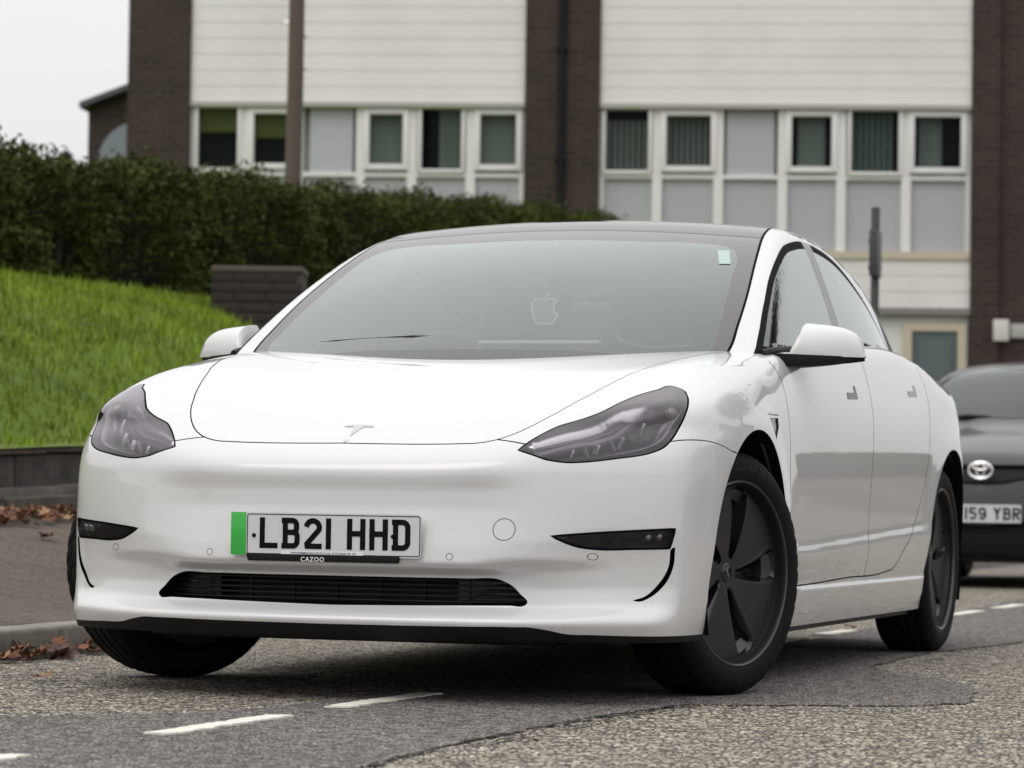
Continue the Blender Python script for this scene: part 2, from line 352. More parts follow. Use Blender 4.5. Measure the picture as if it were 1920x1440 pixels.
# ------------------------------------------------------------------ cutting panels out of a smooth body surface
def catmull(P, step=.012, closed=False, sharp=()):
    P = np.asarray(P, float); n = len(P); out = []
    idx = range(n if closed else n - 1)
    for i in idx:
        p1, p2 = P[i], P[(i + 1) % n]
        p0 = P[i - 1] if (closed or i > 0) else 2 * p1 - p2
        p3 = P[(i + 2) % n] if (closed or i + 2 < n) else 2 * p2 - p1
        if i in sharp: p0 = 2 * p1 - p2
        if (i + 1) % n in sharp: p3 = 2 * p2 - p1
        L = np.linalg.norm(p2 - p1); k = max(1, int(round(L / step)))
        d1 = (p2 - p0) / 2; d2 = (p3 - p1) / 2
        l0 = np.linalg.norm(p1 - p0) + 1e-9; l2 = np.linalg.norm(p3 - p2) + 1e-9
        d1 = ((p1 - p0) / l0 * L + (p2 - p1) * l0 / L) / (l0 / L + 1) if l0 > 1e-6 else d1
        d2 = ((p3 - p2) / l2 * L + (p2 - p1) * l2 / L) / (l2 / L + 1) if l2 > 1e-6 else d2
        for j in range(k):
            u = j / k
            out.append((2 * u**3 - 3 * u**2 + 1) * p1 + (u**3 - 2 * u**2 + u) * d1 + (-2 * u**3 + 3 * u**2) * p2 + (u**3 - u**2) * d2)
    if not closed: out.append(P[-1])
    return np.array(out)
def offs(P, w, closed=False):
    n = len(P)
    a = np.roll(P, 1, 0); b = np.roll(P, -1, 0)
    if not closed: a[0] = P[0]; b[-1] = P[-1]
    t = b - a; t /= np.linalg.norm(t, axis=1)[:, None] + 1e-12
    return P + w * np.stack([-t[:, 1], t[:, 0]], -1)
def inpoly(Q, poly):
    x, y = Q[:, 0], Q[:, 1]; r = np.zeros(len(Q), bool); P = np.asarray(poly); n = len(P)
    for i in range(n):
        x0, y0 = P[i]; x1, y1 = P[(i + 1) % n]
        if y0 == y1: continue
        c = ((y0 > y) != (y1 > y)) & (x < (x1 - x0) * (y - y0) / (y1 - y0) + x0); r ^= c
    return r
def dist_poly(Q, P, closed=False):
    P = np.asarray(P); A = P if closed else P[:-1]; B = np.roll(P, -1, 0) if closed else P[1:]
    lo, hi = P.min(0) - .03, P.max(0) + .03
    sel = np.where(((Q > lo) & (Q < hi)).all(1))[0]; D = np.full(len(Q), 9.)
    q = Q[sel]; best = np.full(len(q), 9.)
    for a, b in zip(A, B):
        d = b - a; L = d @ d + 1e-18
        u = np.clip(((q - a) @ d) / L, 0, 1); best = np.minimum(best, np.linalg.norm(q - a - u[:, None] * d, axis=1))
    D[sel] = best; return D
class Cut:
    def __init__(s, chart): s.ch = chart; s.curves = []; s.seams = []; s.pts = []
    def curve(s, P, closed=False): s.curves.append((np.asarray(P), closed)); return P
    def seam(s, P, w=.005, closed=False):
        s.seams.append((np.asarray(P), w, closed)); s.curve(P, closed); s.curve(offs(P, w / 2, closed), closed); s.curve(offs(P, -w / 2, closed), closed); return P
    def grid(s, s0, s1, ds, t0, t1, dt):
        a = np.linspace(s0, s1, max(2, int((s1 - s0) / ds) + 1)); b = np.linspace(t0, t1, max(2, int((t1 - t0) / dt) + 1))
        g = np.stack(np.meshgrid(a, b, indexing='ij'), -1).reshape(-1, 2); s.pts.append(g)
    def run(s, label, near=.004):
        Q = np.unique(np.round(np.vstack(s.pts), 5), axis=0)
        d = np.full(len(Q), 9.)
        for P, c in s.curves: d = np.minimum(d, dist_poly(Q, P, c))
        Q = Q[(d > near)]
        V = [Vector(q) for q in Q]; E = []
        for P, c in s.curves:
            k = len(V); V += [Vector(q) for q in P]; n = len(P)
            E += [(k + i, k + i + 1) for i in range(n - 1)] + ([(k + n - 1, k)] if c else [])
        vs, _, fs, *_r = delaunay_2d_cdt(V, E, [], 0, 1e-5)
        st = np.array([(v.x, v.y) for v in vs]); T = np.array([f for f in fs if len(f) == 3])
        st[:, 1] = np.maximum(st[:, 1], 0); T = T[(st[T][:, :, 1] > 1e-6).any(1)]
        cen = st[T].mean(1)
        lab = label(cen)                              # array of strings
        for P, w, c in s.seams:
            lab[(dist_poly(cen, P, c) < w / 2) & (lab != '')] = 'gap'
        s.P = s.ch.pos(st); s.N = s.ch.nrm(s.P); s.st = st; s.T = T; s.lab = lab
        g = np.zeros(len(st), bool)
        for P, w, c in s.seams: g |= dist_poly(st, P, c) < w * .1
        og = np.zeros(len(st), bool); og[T[lab != 'gap'].ravel()] = True
        s.P0 = s.P
        s.P = np.where((g & ~og)[:, None], s.P - s.N * .007, s.P)
        a, b, c = (s.P[T[:, k]] for k in range(3))
        fl = (np.cross(b - a, c - a) * s.N[T].mean(1)).sum(1) < 0
        s.T[fl] = s.T[fl][:, ::-1]
        return s
    def part(s, names, side=1, both=False, off=0.):
        names = [names] if isinstance(names, str) else names
        T = s.T[np.isin(s.lab, names)]
        u, inv = np.unique(T.ravel(), return_inverse=True); T = inv.reshape(-1, 3)
        P = s.P[u] - off * s.N[u]; N = s.N[u]; m = np.array([-1, 1, 1])
        if both:
            n = len(P); cl_ = np.abs(P[:, 0]) < .0012
            P = P.copy(); P[cl_, 0] = 0; N = N.copy(); N[cl_, 0] = 0
            mp = np.where(cl_, np.arange(n), np.arange(n) + n)
            return np.vstack([P, P * m]), np.vstack([T, mp[T][:, ::-1]]), np.vstack([N, N * m])
        if side < 0: return P * m, T[:, ::-1], N * m
        return P, T, N
    def obj(s, name, names, m, parent, side=1, both=False, off=0., thick=0.):
        P, T, N = s.part(names, side, both, off)
        return npmesh(name, P, T, m, parent, N)
def border(T):
    e = np.sort(np.vstack([T[:, [0, 1]], T[:, [1, 2]], T[:, [2, 0]]]), 1)
    D = np.vstack([T[:, [0, 1]], T[:, [1, 2]], T[:, [2, 0]]])
    _, i, c = np.unique(e, axis=0, return_index=True, return_counts=True); return D[i[c == 1]]
def pocket(P, T, N, depth):
    """surface pushed in by depth (vector or along normals) plus the side walls to the original rim"""
    Q = P + np.asarray(depth) if np.ndim(depth) else P - N * depth
    B = border(T); n = len(P)
    V = np.vstack([Q, P]); Fc = [tuple(t) for t in T] + [(int(a) + n, int(b) + n, int(b), int(a)) for a, b in B]
    return V, Fc
# ------------------------------------------------------------------ materials of the cars
def paint_mat(name, col, flake=.0):
    return mat(name, col, .32, 0, 1., .02)
M_PAINT = paint_mat('pearl_white_paint', (.60, .60, .597))
M_BLACK = mat('black_gap', (.006, .006, .006), .8, spec=.1)
M_PLASTIC = mat('black_plastic', (.008, .008, .009), .5, spec=.2)
M_GLOSSBLK = mat('gloss_black_trim', (.010, .009, .010), .08, 0, 0, .02, .5)
M_FRIT = mat('black_frit_glass', (.024, .017, .020), .05, 0, .35, .02, .8)
M_ROOF = mat('dark_roof_glass', (.010, .010, .012), .06, 0, .15, .01, .5)
M_CHROME = mat('bright_metal', (.62, .62, .63), .18, 1)
M_SILVER = mat('silver_reflector', (.62, .62, .63), .22, .9)
def glass_mat(name, tint, ior=1.5, refl=1.0, rough=.0, dust=0., gcol=(.94, 1, .975)):
    m = bpy.data.materials.new(name); m.use_nodes = True; t = m.node_tree; t.nodes.clear()
    o = t.nodes.new('ShaderNodeOutputMaterial'); mx_ = t.nodes.new('ShaderNodeMixShader'); tr = t.nodes.new('ShaderNodeBsdfTransparent'); gl = t.nodes.new('ShaderNodeBsdfGlossy'); fr = t.nodes.new('ShaderNodeFresnel')
    tr.inputs[0].default_value = (*tint, 1); gl.inputs['Roughness'].default_value = rough; gl.inputs[0].default_value = (*gcol, 1); fr.inputs['IOR'].default_value = ior
    ml = t.nodes.new('ShaderNodeMath'); ml.operation = 'MULTIPLY'; ml.inputs[1].default_value = refl; ml.use_clamp = True
    t.links.new(fr.outputs[0], ml.inputs[0]); t.links.new(ml.outputs[0], mx_.inputs[0]); t.links.new(tr.outputs[0], mx_.inputs[1]); t.links.new(gl.outputs[0], mx_.inputs[2])
    if dust:
        df = t.nodes.new('ShaderNodeBsdfDiffuse'); df.inputs[0].default_value = (.7, .72, .71, 1); m2 = t.nodes.new('ShaderNodeMixShader'); m2.inputs[0].default_value = dust
        t.links.new(mx_.outputs[0], m2.inputs[1]); t.links.new(df.outputs[0], m2.inputs[2]); t.links.new(m2.outputs[0], o.inputs[0])
    else: t.links.new(mx_.outputs[0], o.inputs[0])
    return m
M_WS = glass_mat('windscreen_glass', (.74, .82, .78), 1.55, 1.85)
M_SG = glass_mat('side_glass', (.66, .74, .70), 1.5, 1.45)
M_LENS = glass_mat('lamp_lens', (.80, .78, .81), 1.5, 1.35, gcol=(1, .96, 1))

CAR = empty('electric_saloon_car', (0, 0, 0))
tag(CAR, 'glossy white electric saloon with green-edged number plate, parked straddling the dashed bay line', 'car')
B = BODY
cut = Cut(B)
I = lambda pts: B.inv(np.array(pts, float))
def yz(pts, x=.905): return I([(x, a, b) for a, b in pts])
# wheel openings
def arch(cy, r=.388, cz=.337):
    a = np.linspace(0, 2 * np.pi, 120, endpoint=False)
    return np.stack([cy + r * np.cos(a), cz + r * np.sin(a)], -1)
def arch_st(cy):
    A = arch(cy); X = XP(A[:, 0]); X = np.where(A[:, 1] > .72, X - .01, X)
    P = np.stack([X, A[:, 0], A[:, 1]], -1)
    P = P[A[:, 1] > .166]
    # pull each point onto the surface at its own (y,z)
    for _ in range(40):
        f = body_F(P[:, 0], P[:, 1], P[:, 2]); P[:, 0] -= f * .7
    return P
A1 = arch_st(0.); A2 = arch_st(2.875)
def roll_start(P):        # start just after the jump in angle (bottom gap)
    d = np.linalg.norm(P - np.roll(P, 1, 0), axis=1); return np.roll(P, -int(np.argmax(d)), 0)
A1 = roll_start(A1); A2 = roll_start(A2)
a1 = I(A1); a2 = I(A2)
cut.curve(a1); cut.curve(a2)
pa1 = a1; pa2 = a2
def in_arch1(Pc): return (np.hypot(Pc[:, 1], Pc[:, 2] - .337) < .388) & (Pc[:, 0] > .6)
def in_arch2(Pc): return (np.hypot(Pc[:, 1] - 2.875, Pc[:, 2] - .337) < .388) & (Pc[:, 0] > .6)
# bonnet shut line, extended back under the windscreen
hl_ = OL['hood']
hood = catmull(np.vstack([I([(.735, .42, .948)]), I(hl_[:-1]), [[I([hl_[-1]])[0, 0], 0.]]]), .012)
cut.seam(hood, .0034)
hd = catmull(I(OL['headlight']), .010, True, sharp=(0,)); cut.seam(hd, .0042, True)
s_in = catmull(I(OL['seam_in']), .01); cut.seam(s_in, .0035)
s_out = catmull(I(OL['seam_out'] + [(.915, -.22, .655)]), .01); cut.seam(s_out, .004)
fog = catmull(I(OL['fog']), .01, True, sharp=(0, 3, 5)); cut.seam(fog, .006, True)
cur = catmull(I([(.846, -.556, .409), (.842, -.557, .36), (.823, -.572, .312), (.795, -.6, .281), (.767, -.622, .2695), (.757, -.63, .272), (.779, -.612, .281), (.811, -.584, .314), (.833, -.568, .36), (.8365, -.567, .4015), (.841,-.563,.407)]), .008, True, sharp=(0, 9)); cut.curve(cur, True)
gp = OL['grille']
g2 = [I([p])[0] for p in gp]; g2[0][1] = 0; g2[-1][1] = 0
gri = catmull(np.array(g2), .01, False); gri = np.vstack([gri]); cut.curve(gri)
lp = [I([p])[0] for p in OL['lip']]; lp[0] = np.array([lp[0][0], 0.])
lip = catmull(np.array(lp), .012); 
lip = np.vstack([lip, [[lip[-1, 0], B.T1 + .05]]]); cut.curve(lip)
def circ(p, r, n=28):
    c = I([p])[0]; a = np.linspace(0, 2 * np.pi, n, endpoint=False); return c + r * np.stack([np.cos(a), np.sin(a)], -1)
tow = circ(OL['tow'][0], .0275); cut.seam(tow, .0019, True)
for p in OL['ps']: cut.seam(circ(p, .0085, 16), .0015, True)
# doors
fs = catmull(yz([(.40, .99), (.395, .93), (.405, .86), (.42, .75), (.435, .6), (.445, .45), (.455, .29)], .895), .015)
bot = catmull(yz([(.455, .284), (.8, .287), (1.3, .297), (1.85, .306), (1.97, .318), (2.06, .36), (2.2, .425), (2.34, .53), (2.44, .66), (2.50, .80), (2.545, .90), (2.55, 1.0), (2.545, 1.09)], .9), .02)
bs = catmull(yz([(1.62, 1.06), (1.60, .9), (1.565, .75), (1.54, .6), (1.53, .45), (1.54, .30)], .9), .02)
for P_ in (fs, bot, bs): cut.seam(P_, .0045)
# hole of the cabin (covered by glass and pillars)
HOLE = [(0, .185), (.2, .20), (.4, .24), (.58, .30), (.70, .36), (.765, .43), (.80, .55), (.805, 1.0), (.80, 1.6), (.785, 2.1), (.755, 2.45), (.69, 2.9), (.61, 3.25), (.5, 3.40), (0, 3.45)]
hz = lambda x, y: float(hood_z(np.array(x), np.array(y))) if y < .45 else float(BELT(y) + .02)
hole = catmull(I([(x, y, hz(x, y)) for x, y in HOLE]), .02); cut.curve(hole)
# tail lamp and boot shut lines
tl = catmull(I([(.62, 3.72, .93), (.80, 3.55, .95), (.875, 3.33, .93), (.86, 3.42, .86), (.80, 3.62, .80), (.62, 3.78, .82)]), .02, True, sharp=(2,)); cut.seam(tl, .006, True)
# repeater on the front wing
rp = catmull(I([(.91, .14, .757), (.905, .265, .760), (.905, .265, .735), (.912, .205, .698)]), .01, True, sharp=(0, 1, 2, 3)); cut.curve(rp, True)
# sample grids
cut.grid(0, B.S1, .010, 0, B.T1 + .02, .0125)
cut.grid(0, .30, .006, 0, 1.05, .0125)
cut.grid(B.S1, B.S1 + .65, .016, 0, .95, .016)
cut.grid(B.S1, B.S1 + 2.9, .022, .70, B.T2, .0125)
cut.grid(B.S1 + 2.9, B.S4, .03, 0, B.T2, .025)
_cs = np.concatenate([np.arange(0, B.S1, .01), np.arange(B.S1, B.S2, .02), np.linspace(B.S2, B.S4, 60)]); cut.curve(np.stack([_cs, 0 * _cs], -1))
bump_poly = np.vstack([[[-.01, -.01]], [[hood[-1, 0], -.01]], hood[::-1][:np.argmin(np.linalg.norm(hood[::-1] - s_in[0], axis=1))], s_in,
    hd[:0], I([(.49, -.72, .655)]), I([(.62, -.69, .65)]), I([(.75, -.60, .66)]), s_out, [[s_out[-1, 0], B.T1 + .1]], [[-.01, B.T1 + .1]]])
hood_poly = np.vstack([hood, [[hood[-1, 0], -.01]], [[B.S1 + 1.0, -.01]], [[B.S1 + 1.0, hood[0, 1]]]])
fdoor = np.vstack([fs, bot[:np.argmin(np.linalg.norm(bot - bs[-1], axis=1))], bs[::-1], yz([(1.3, 1.12), (.8, 1.1)])])
rdoor = np.vstack([bs, bot[np.argmin(np.linalg.norm(bot - bs[-1], axis=1)):], yz([(2.3, 1.2), (1.8, 1.15)])])
grp = np.vstack([gri, [[gri[-1, 0], -.01]], [[gri[0, 0], -.01]]])
lipp = np.vstack([lip, [[-.02, B.T1 + .05]], [[-.02, -.01]], [[lip[0, 0], -.01]]])
holep = np.vstack([hole, [[hole[-1, 0], -.01]], [[hole[0, 0], -.01]]])
def label(c):
    L = np.full(len(c), 'wing', dtype='<U10')
    P = B.pos(c)
    y, z = P[:, 1], P[:, 2]
    L[y > 1.3] = 'quarter'
    L[(z < .284 + .012 * np.clip(y - .5, 0, 2)) & (y > .3) & (y < 2.6)] = 'sill'
    L[(y > 2.6) & (z < .62) & (y > 3.2)] = 'rearbump'
    L[inpoly(c, bump_poly)] = 'bumper'
    L[inpoly(c, hood_poly)] = 'hood'
    L[inpoly(c, fdoor)] = 'fdoor'; L[inpoly(c, rdoor)] = 'rdoor'
    L[inpoly(c, hd)] = 'lamp'; L[inpoly(c, fog)] = 'fog'; L[inpoly(c, cur)] = 'curtain'
    L[inpoly(c, grp)] = 'grille'; L[inpoly(c, lipp) & (y < 0)] = 'valance'
    L[inpoly(c, tl)] = 'tail'; L[inpoly(c, rp)] = 'repeater'
    L[inpoly(c, holep)] = ''
    L[in_arch1(P) | in_arch2(P)] = ''
    s, t = c[:, 0], c[:, 1]
    L[((s < B.S1) | (s > B.S2)) & (t > B.T1)] = ''
    L[(s > B.S4) | (s < 0) | (t < 0) | (t > B.T2)] = ''
    return L
cut.run(label)
cut.lab[(cut.lab == 'gap') & (np.linalg.norm(cut.st[cut.T].mean(1) - tow.mean(0), axis=1) < .035)] = 'towgap'
bumper = cut.obj('front_bumper', 'bumper', M_PAINT, CAR, both=True)
cut.obj('tow_eye_cover_gap', 'towgap', M_BLACK, bumper, 1)
_pp = cut.P; cut.P = cut.P0; cut.obj('blank_cover', 'towgap', M_PAINT, bumper, -1); cut.P = _pp
hoodo = cut.obj('bonnet', 'hood', M_PAINT, CAR, both=True)
cut.obj('panel_gap', 'gap', M_BLACK, CAR, both=True)
cut.obj('lower_valance', 'valance', M_PLASTIC, CAR, both=True)
cut.obj('rear_bumper', 'rearbump', M_PAINT, CAR, both=True)
M_TAIL = mat('red_lamp', (.35, .01, .01), .1, 0, 1)
DOORS = {}
for sd in (1, -1):
    cut.obj('front_wing', 'wing', M_PAINT, CAR, sd)
    DOORS['f', sd] = cut.obj('front_door', 'fdoor', M_PAINT, CAR, sd)
    DOORS['r', sd] = cut.obj('rear_door', 'rdoor', M_PAINT, CAR, sd)
    cut.obj('rear_quarter', 'quarter', M_PAINT, CAR, sd)
    cut.obj('sill', 'sill', M_PAINT, CAR, sd)
    cut.obj('tail_lamp', 'tail', M_TAIL, CAR, sd)
# ------------------------------------------------------------------ lamps, grille and trim of the white car
M_HOUS = mat('lamp_housing', (.030, .026, .029), .35)
M_BEZEL = mat('lamp_bezel', (.22, .21, .225), .22, .6)
M_DRL = mat('light_guide', (.55, .55, .58), .15, 0, 1)
M_AMB = mat('amber_lens', (.26, .20, .16), .2, 0, 1)
M_FOG = mat('fog_lens_dark', (.012, .013, .016), .06, 0, 1)
M_FOGL = glass_mat('fog_lens_clear', (.55, .55, .58), 1.45, .8)
def on_body(pts, off=0., side=1):
    P = B.pos(I(pts)); N = B.nrm(P); Q = P - off * N
    return Q * np.array([side, 1, 1])
def strip(name, A, Bp, m, parent, th=.003):
    """band between two polylines of equal length, with thickness"""
    A = np.asarray(A); Bp = np.asarray(Bp); n = len(A); V = np.vstack([A, Bp])
    F_ = [(i, i + 1, n + i + 1, n + i) for i in range(n - 1)]
    o = npmesh(name, V, F_, m, parent)
    md = o.modifiers.new('t', 'SOLIDIFY'); md.thickness = th; md.offset = 0
    return o
hpts = np.array(OL['headlight'])
for sd in (1, -1):
    V_, T_, N_ = cut.part('lamp', sd)
    lamp = npmesh('headlight', *pocket(V_, T_, N_, .055), M_HOUS, CAR, smooth=False)
    npmesh('lens', V_, T_, M_LENS, lamp, N_)
    up = catmull(hpts[0:11], .02); lo = catmull(np.vstack([hpts[0:1], hpts[:11:-1]]), .02)
    def at(C_, u): return C_[np.clip((np.asarray(u) * (len(C_) - 1)).round().astype(int), 0, len(C_) - 1)]
    u = np.linspace(.06, .97, 30)
    U, Lw = at(up, u), at(lo, u)
    mixp = lambda f: U * (1 - np.reshape(f, (-1, 1))) + Lw * np.reshape(f, (-1, 1))
    # bright eyebrow along the top edge, folding down into the housing
    e0 = on_body(mixp(.03), .006, sd); e1 = on_body(mixp(.30 + .10 * np.sin(u * 3)), .026, sd); e2 = on_body(mixp(.40 + .10 * np.sin(u * 3)), .050, sd)
    strip('upper_bezel', e0, e1, M_SILVER, lamp); strip('bezel_fold', e1, e2, M_BEZEL, lamp)
    # light guide that follows the lower edge
    g0 = on_body(mixp(.80), .030, sd); g1 = on_body(mixp(.87), .016, sd); g2_ = on_body(mixp(.985), .007, sd)
    strip('light_guide', g0, g1, M_DRL, lamp); strip('lower_bezel', g1, g2_, M_HOUS, lamp)
    g3 = on_body(mixp(.70), .045, sd); strip('guide_back', g3, g0, M_BEZEL, lamp)
    # outer bezel at the wing side
    # projector cells between eyebrow and guide
    for k, uu in enumerate(np.linspace(.28, .66, 7)):
        c = on_body(at(up, [uu]) * .45 + at(lo, [uu]) * .55, .040, sd)[0]; hh = .010 + .006 * math.sin(k * 1.3) ** 2 + .006 * uu
        mb = MB(); mb.box((-.004 - .003 * (k % 3), -.004, -hh), (.004, .012, hh), Matrix.Translation(c) @ Matrix.Rotation(.35 * (-1) ** k, 4, 'Y')); mb.build('reflector_facet', M_BEZEL if k % 2 else M_SILVER, lamp, bevel=.002)
    c = on_body(at(up, [.84]) * .45 + at(lo, [.84]) * .55, .030, sd)[0]
    MB().lathe([(0, .006), (.010, .004), (.016, -.002), (.018, -.014)], 18, 'Z', Matrix.Translation(c) @ Matrix.Rotation(math.pi / 2, 4, 'X')).build('indicator', M_AMB, lamp, smooth=True)
    # fog lamp
    V_, T_, N_ = cut.part('fog', sd)
    fg = npmesh('fog_lamp', *pocket(V_, T_, N_, .018), M_FOG, CAR, smooth=False)
    npmesh('lens', V_ - N_ * .006, T_, M_FOGL, fg, N_)
    for px_ in ((.815, -.59, .433), (.79, -.61, .431)):
        c = on_body([px_], .016, sd)[0]; MB().lathe([(0, .004), (.008, .003), (.012, 0), (.013, -.01)], 14, 'Z', Matrix.Translation(c) @ Matrix.Rotation(math.radians(90), 4, 'X')).build('bulb', M_SILVER, fg, smooth=True)
    # air curtain slot
    V_, T_, N_ = cut.part('curtain', sd)
    npmesh('air_slot', *pocket(V_, T_, N_, (0, .055, 0)), M_PLASTIC, CAR, smooth=False)
    # repeater on the wing
    V_, T_, N_ = cut.part('repeater', sd)
    rpo = npmesh('wing_camera', *pocket(V_, T_, N_, .004), M_GLOSSBLK, CAR, smooth=False)
    c1 = on_body([(.9, .14, .764), (.9, .2, .766), (.9, .27, .767)], -.001, sd); MB().tube(c1, .003, 6).build('chrome_line', M_CHROME, rpo, smooth=True)
V_, T_, N_ = cut.part('grille', both=True)
GR = npmesh('lower_grille', *pocket(V_, T_, N_, (0, .08, 0)), M_PLASTIC, CAR, smooth=False)
for k, z in enumerate((.262, .276, .290, .304, .317)):
    w = np.interp(z, [.255, .29, .32], [.50, .485, .43])
    xs_ = np.linspace(-w, w, 33); MB().tube([(x, float(PL(abs(x))) + .066 + .02 * (abs(x) / .5) ** 2, z) for x in xs_], .0030, 6).build('grille_bar', M_PLASTIC, GR, smooth=True)
for x in (-.36, -.24, -.12, 0, .12, .24, .36):
    MB().box((x - .003, float(PL(abs(x))) + .085, .252), (x + .003, float(PL(abs(x))) + .10, .325)).build('grille_post', M_PLASTIC, GR)
for sd in (1, -1):      # smooth blanked ends of the intake
    MB().prism([(sd * .33, .258), (sd * .495, .262), (sd * .475, .30), (sd * .44, .318), (sd * .33, .322)], 0, .012, lambda x, z, h: (x, float(PL(abs(x))) + .075 + h + .02 * (abs(x) / .5) ** 2, z)).build('intake_blank', M_GLOSSBLK, GR)
# underside and wheel housings
ub = MB(); ub.box((-.60, -.60, .150), (.60, .0 - .42, .20)); ub.box((-.60, -.44, .14), (.60, .44, .26)); ub.box((-.85, .44, .15), (.85, 2.43, .20)); ub.box((-.6, 2.42, .16), (.6, 3.3, .28)); ub.box((-.75, 3.28, .18), (.75, 3.6, .26))
ub.build('underbody', M_PLASTIC, CAR)
vb = MB()
xs_ = np.linspace(-.56, .56, 41); n_ = len(xs_)
vv = [(x, float(PL(abs(x))) + .035 + .03 * (abs(x) / .7) ** 2, .205) for x in xs_] + [(x, float(PL(abs(x))) + .085 + .03 * (abs(x) / .7) ** 2, .156) for x in xs_] + [(x, -.45, .156) for x in xs_]
vb.add(vv, [(i, i + 1, n_ + i + 1, n_ + i) for i in range(n_ - 1)] + [(n_ + i, n_ + i + 1, 2 * n_ + i + 1, 2 * n_ + i) for i in range(n_ - 1)])
vb.build('front_skirt', M_PLASTIC, CAR, smooth=True)
for cy in (0., 2.875):
    for sd in (1, -1):
        mb = MB(); a = np.linspace(math.radians(-24), math.radians(204), 40)
        prof = []
        for x in (.885, .60): prof.append([(sd * x, cy + .391 * math.cos(k), .337 + .391 * math.sin(k)) for k in a])
        v = prof[0] + prof[1] + [(sd * .60, cy, .25)]; n = len(a)
        mb.add(v, [(i, i + 1, n + i + 1, n + i) for i in range(n - 1)] + [(n + i, n + i + 1, 2 * n) for i in range(n - 1)])
        mb.build('wheel_liner', M_BLACK, CAR, smooth=True)
        # painted return of the wheel opening
        Ar = (A1 if cy == 0 else A2); Ar = Ar[Ar[:, 2] > .17]
        nn = len(Ar); Ai = Ar - np.array([.030, 0, 0]); Vr = np.vstack([Ar, Ai]) * np.array([sd, 1, 1])
        npmesh('arch_lip', Vr, [(i, i + 1, nn + i + 1, nn + i) for i in range(nn - 1)], M_BLACK, CAR)
# ------------------------------------------------------------------ number plate
def ribbon(pts, w, closed=False):
    P = np.array(pts, float); n = len(P)
    nr = []
    for i in range(n):
        a = P[i] - P[i - 1] if (i > 0 or closed) else P[1] - P[0]
        b = P[(i + 1) % n] - P[i] if (i < n - 1 or closed) else P[-1] - P[-2]
        a = a / np.linalg.norm(a); b = b / np.linalg.norm(b); m_ = np.array([-(a + b)[1], (a + b)[0]]); m_ /= np.linalg.norm(m_)
        k = 1 / max(.35, m_ @ np.array([-a[1], a[0]])); nr.append(m_ * k)
    nr = np.array(nr); Lf = P + nr * w / 2; Rt_ = P - nr * w / 2
    quads = [(i, (i + 1) % n, n + (i + 1) % n, n + i) for i in range(n if closed else n - 1)]
    return np.vstack([Lf, Rt_]), quads
def arc(cx, cy, rx, ry, a0, a1, n=7): return [(cx + rx * math.cos(math.radians(a)), cy + ry * math.sin(math.radians(a))) for a in np.linspace(a0, a1, n)]
w_ = .014; hw = w_ / 2; GW, GH = .050, .079
def gl_strokes(ch):
    x0, x1, y0, y1 = hw, GW - hw, hw, GH - hw; m_ = .042; r = .012
    if ch == 'L': return [[(x0, GH), (x0, y0), (GW, y0)]]
    if ch == 'H': return [[(x0, 0), (x0, GH)], [(x1, 0), (x1, GH)], [(0, .041), (GW, .041)]]
    if ch == '1': return [[(GW / 2, 0), (GW / 2, GH)]]
    if ch == 'I': return [[(GW - hw, 0), (GW - hw, GH)]]
    if ch == 'D': return [[(.010, 0), (.010, GH)], [(0, y0)] + [(x1 - .014, y0)] + arc(x1 - .014, y0 + .014, .014, .014, -90, 0)[1:] + arc(x1 - .014, y1 - .014, .014, .014, 0, 90) + [(0, y1)]]
    if ch == 'B': return [[(.010, 0), (.010, GH)], [(0, y0)] + [(x1 - r, y0)] + arc(x1 - r, y0 + r, r, r, -90, 0)[1:] + arc(x1 - r, m_ - .010, r, .010, 0, 70) + [(.010, m_)], [(0, y1), (x1 - r - .002, y1)] + arc(x1 - r - .002, y1 - r, r, r, 90, 0)[1:] + arc(x1 - r - .002, m_ + .009, r, .009, 0, -70)]
    if ch == '2': return [arc(GW / 2, y1 - .017, .018, .017, 175, -20, 10) + [(x0 + .002, y0 + .006), (x0 + .003, y0), (GW, y0)]]
    if ch == '5': return [[(GW - .003, y1), (x0 + .002, y1), (x0 + .002, .045)] + arc(GW / 2, .027, .018, .020, 120, -150, 12)]
    if ch == '9': return [arc(GW / 2, .052, .018, .020, 0, 360, 16), [(GW - hw, .052)] + arc(GW / 2, .026, .018, .019, 0, -150, 8)]
    if ch == 'Y': return [[(x0, GH), (GW / 2, .040)], [(x1, GH), (GW / 2, .040), (GW / 2, 0)]]
    if ch == 'R': return [[(x0, 0), (x0, GH)], [(0, y1), (x1 - r, y1)] + arc(x1 - r, y1 - r, r, r, 90, 0)[1:] + arc(x1 - r, m_ + .008, r, .008, 0, -80) + [(x0, .040)], [(.022, .040), (x1, 0)]]
    return []
def glyph_obj(name, ch, m, parent, f, th=.0008):
    mb = MB()
    for si, st_ in enumerate(gl_strokes(ch)):
        v, q = ribbon(st_, w_); k = len(v); th = .0008 + si * .00025
        mb.add([f(x, z, 0) for x, z in v] + [f(x, z, th) for x, z in v], q + [tuple(i + k for i in r_[::-1]) for r_ in q])
    return mb.build(name, m, parent)
def rrect(w, h, r, n=4): return arc(w - r, h - r, r, r, 0, 90, n) + arc(-w + r, h - r, r, r, 90, 180, n) + arc(-w + r, -h + r, r, r, 180, 270, n) + arc(w - r, -h + r, r, r, 270, 360, n)
M_PLATE = mat('plate_white', (.60, .60, .63), .30, 0, .3); M_GREEN = mat('plate_green', (.035, .40, .055), .35, 0, .4)
M_INK = mat('plate_black', (.004, .004, .004), .6, spec=.1); M_LETTER = mat('white_print', (.75, .75, .75), .5)
PZ, PY = .4275, -.8545
pf = lambda x, z, h: (x, PY - h, PZ + z)
plate = MB().prism(rrect(.26, .0555, .008), -.006, 0, pf).build('number_plate', M_PLATE, CAR)
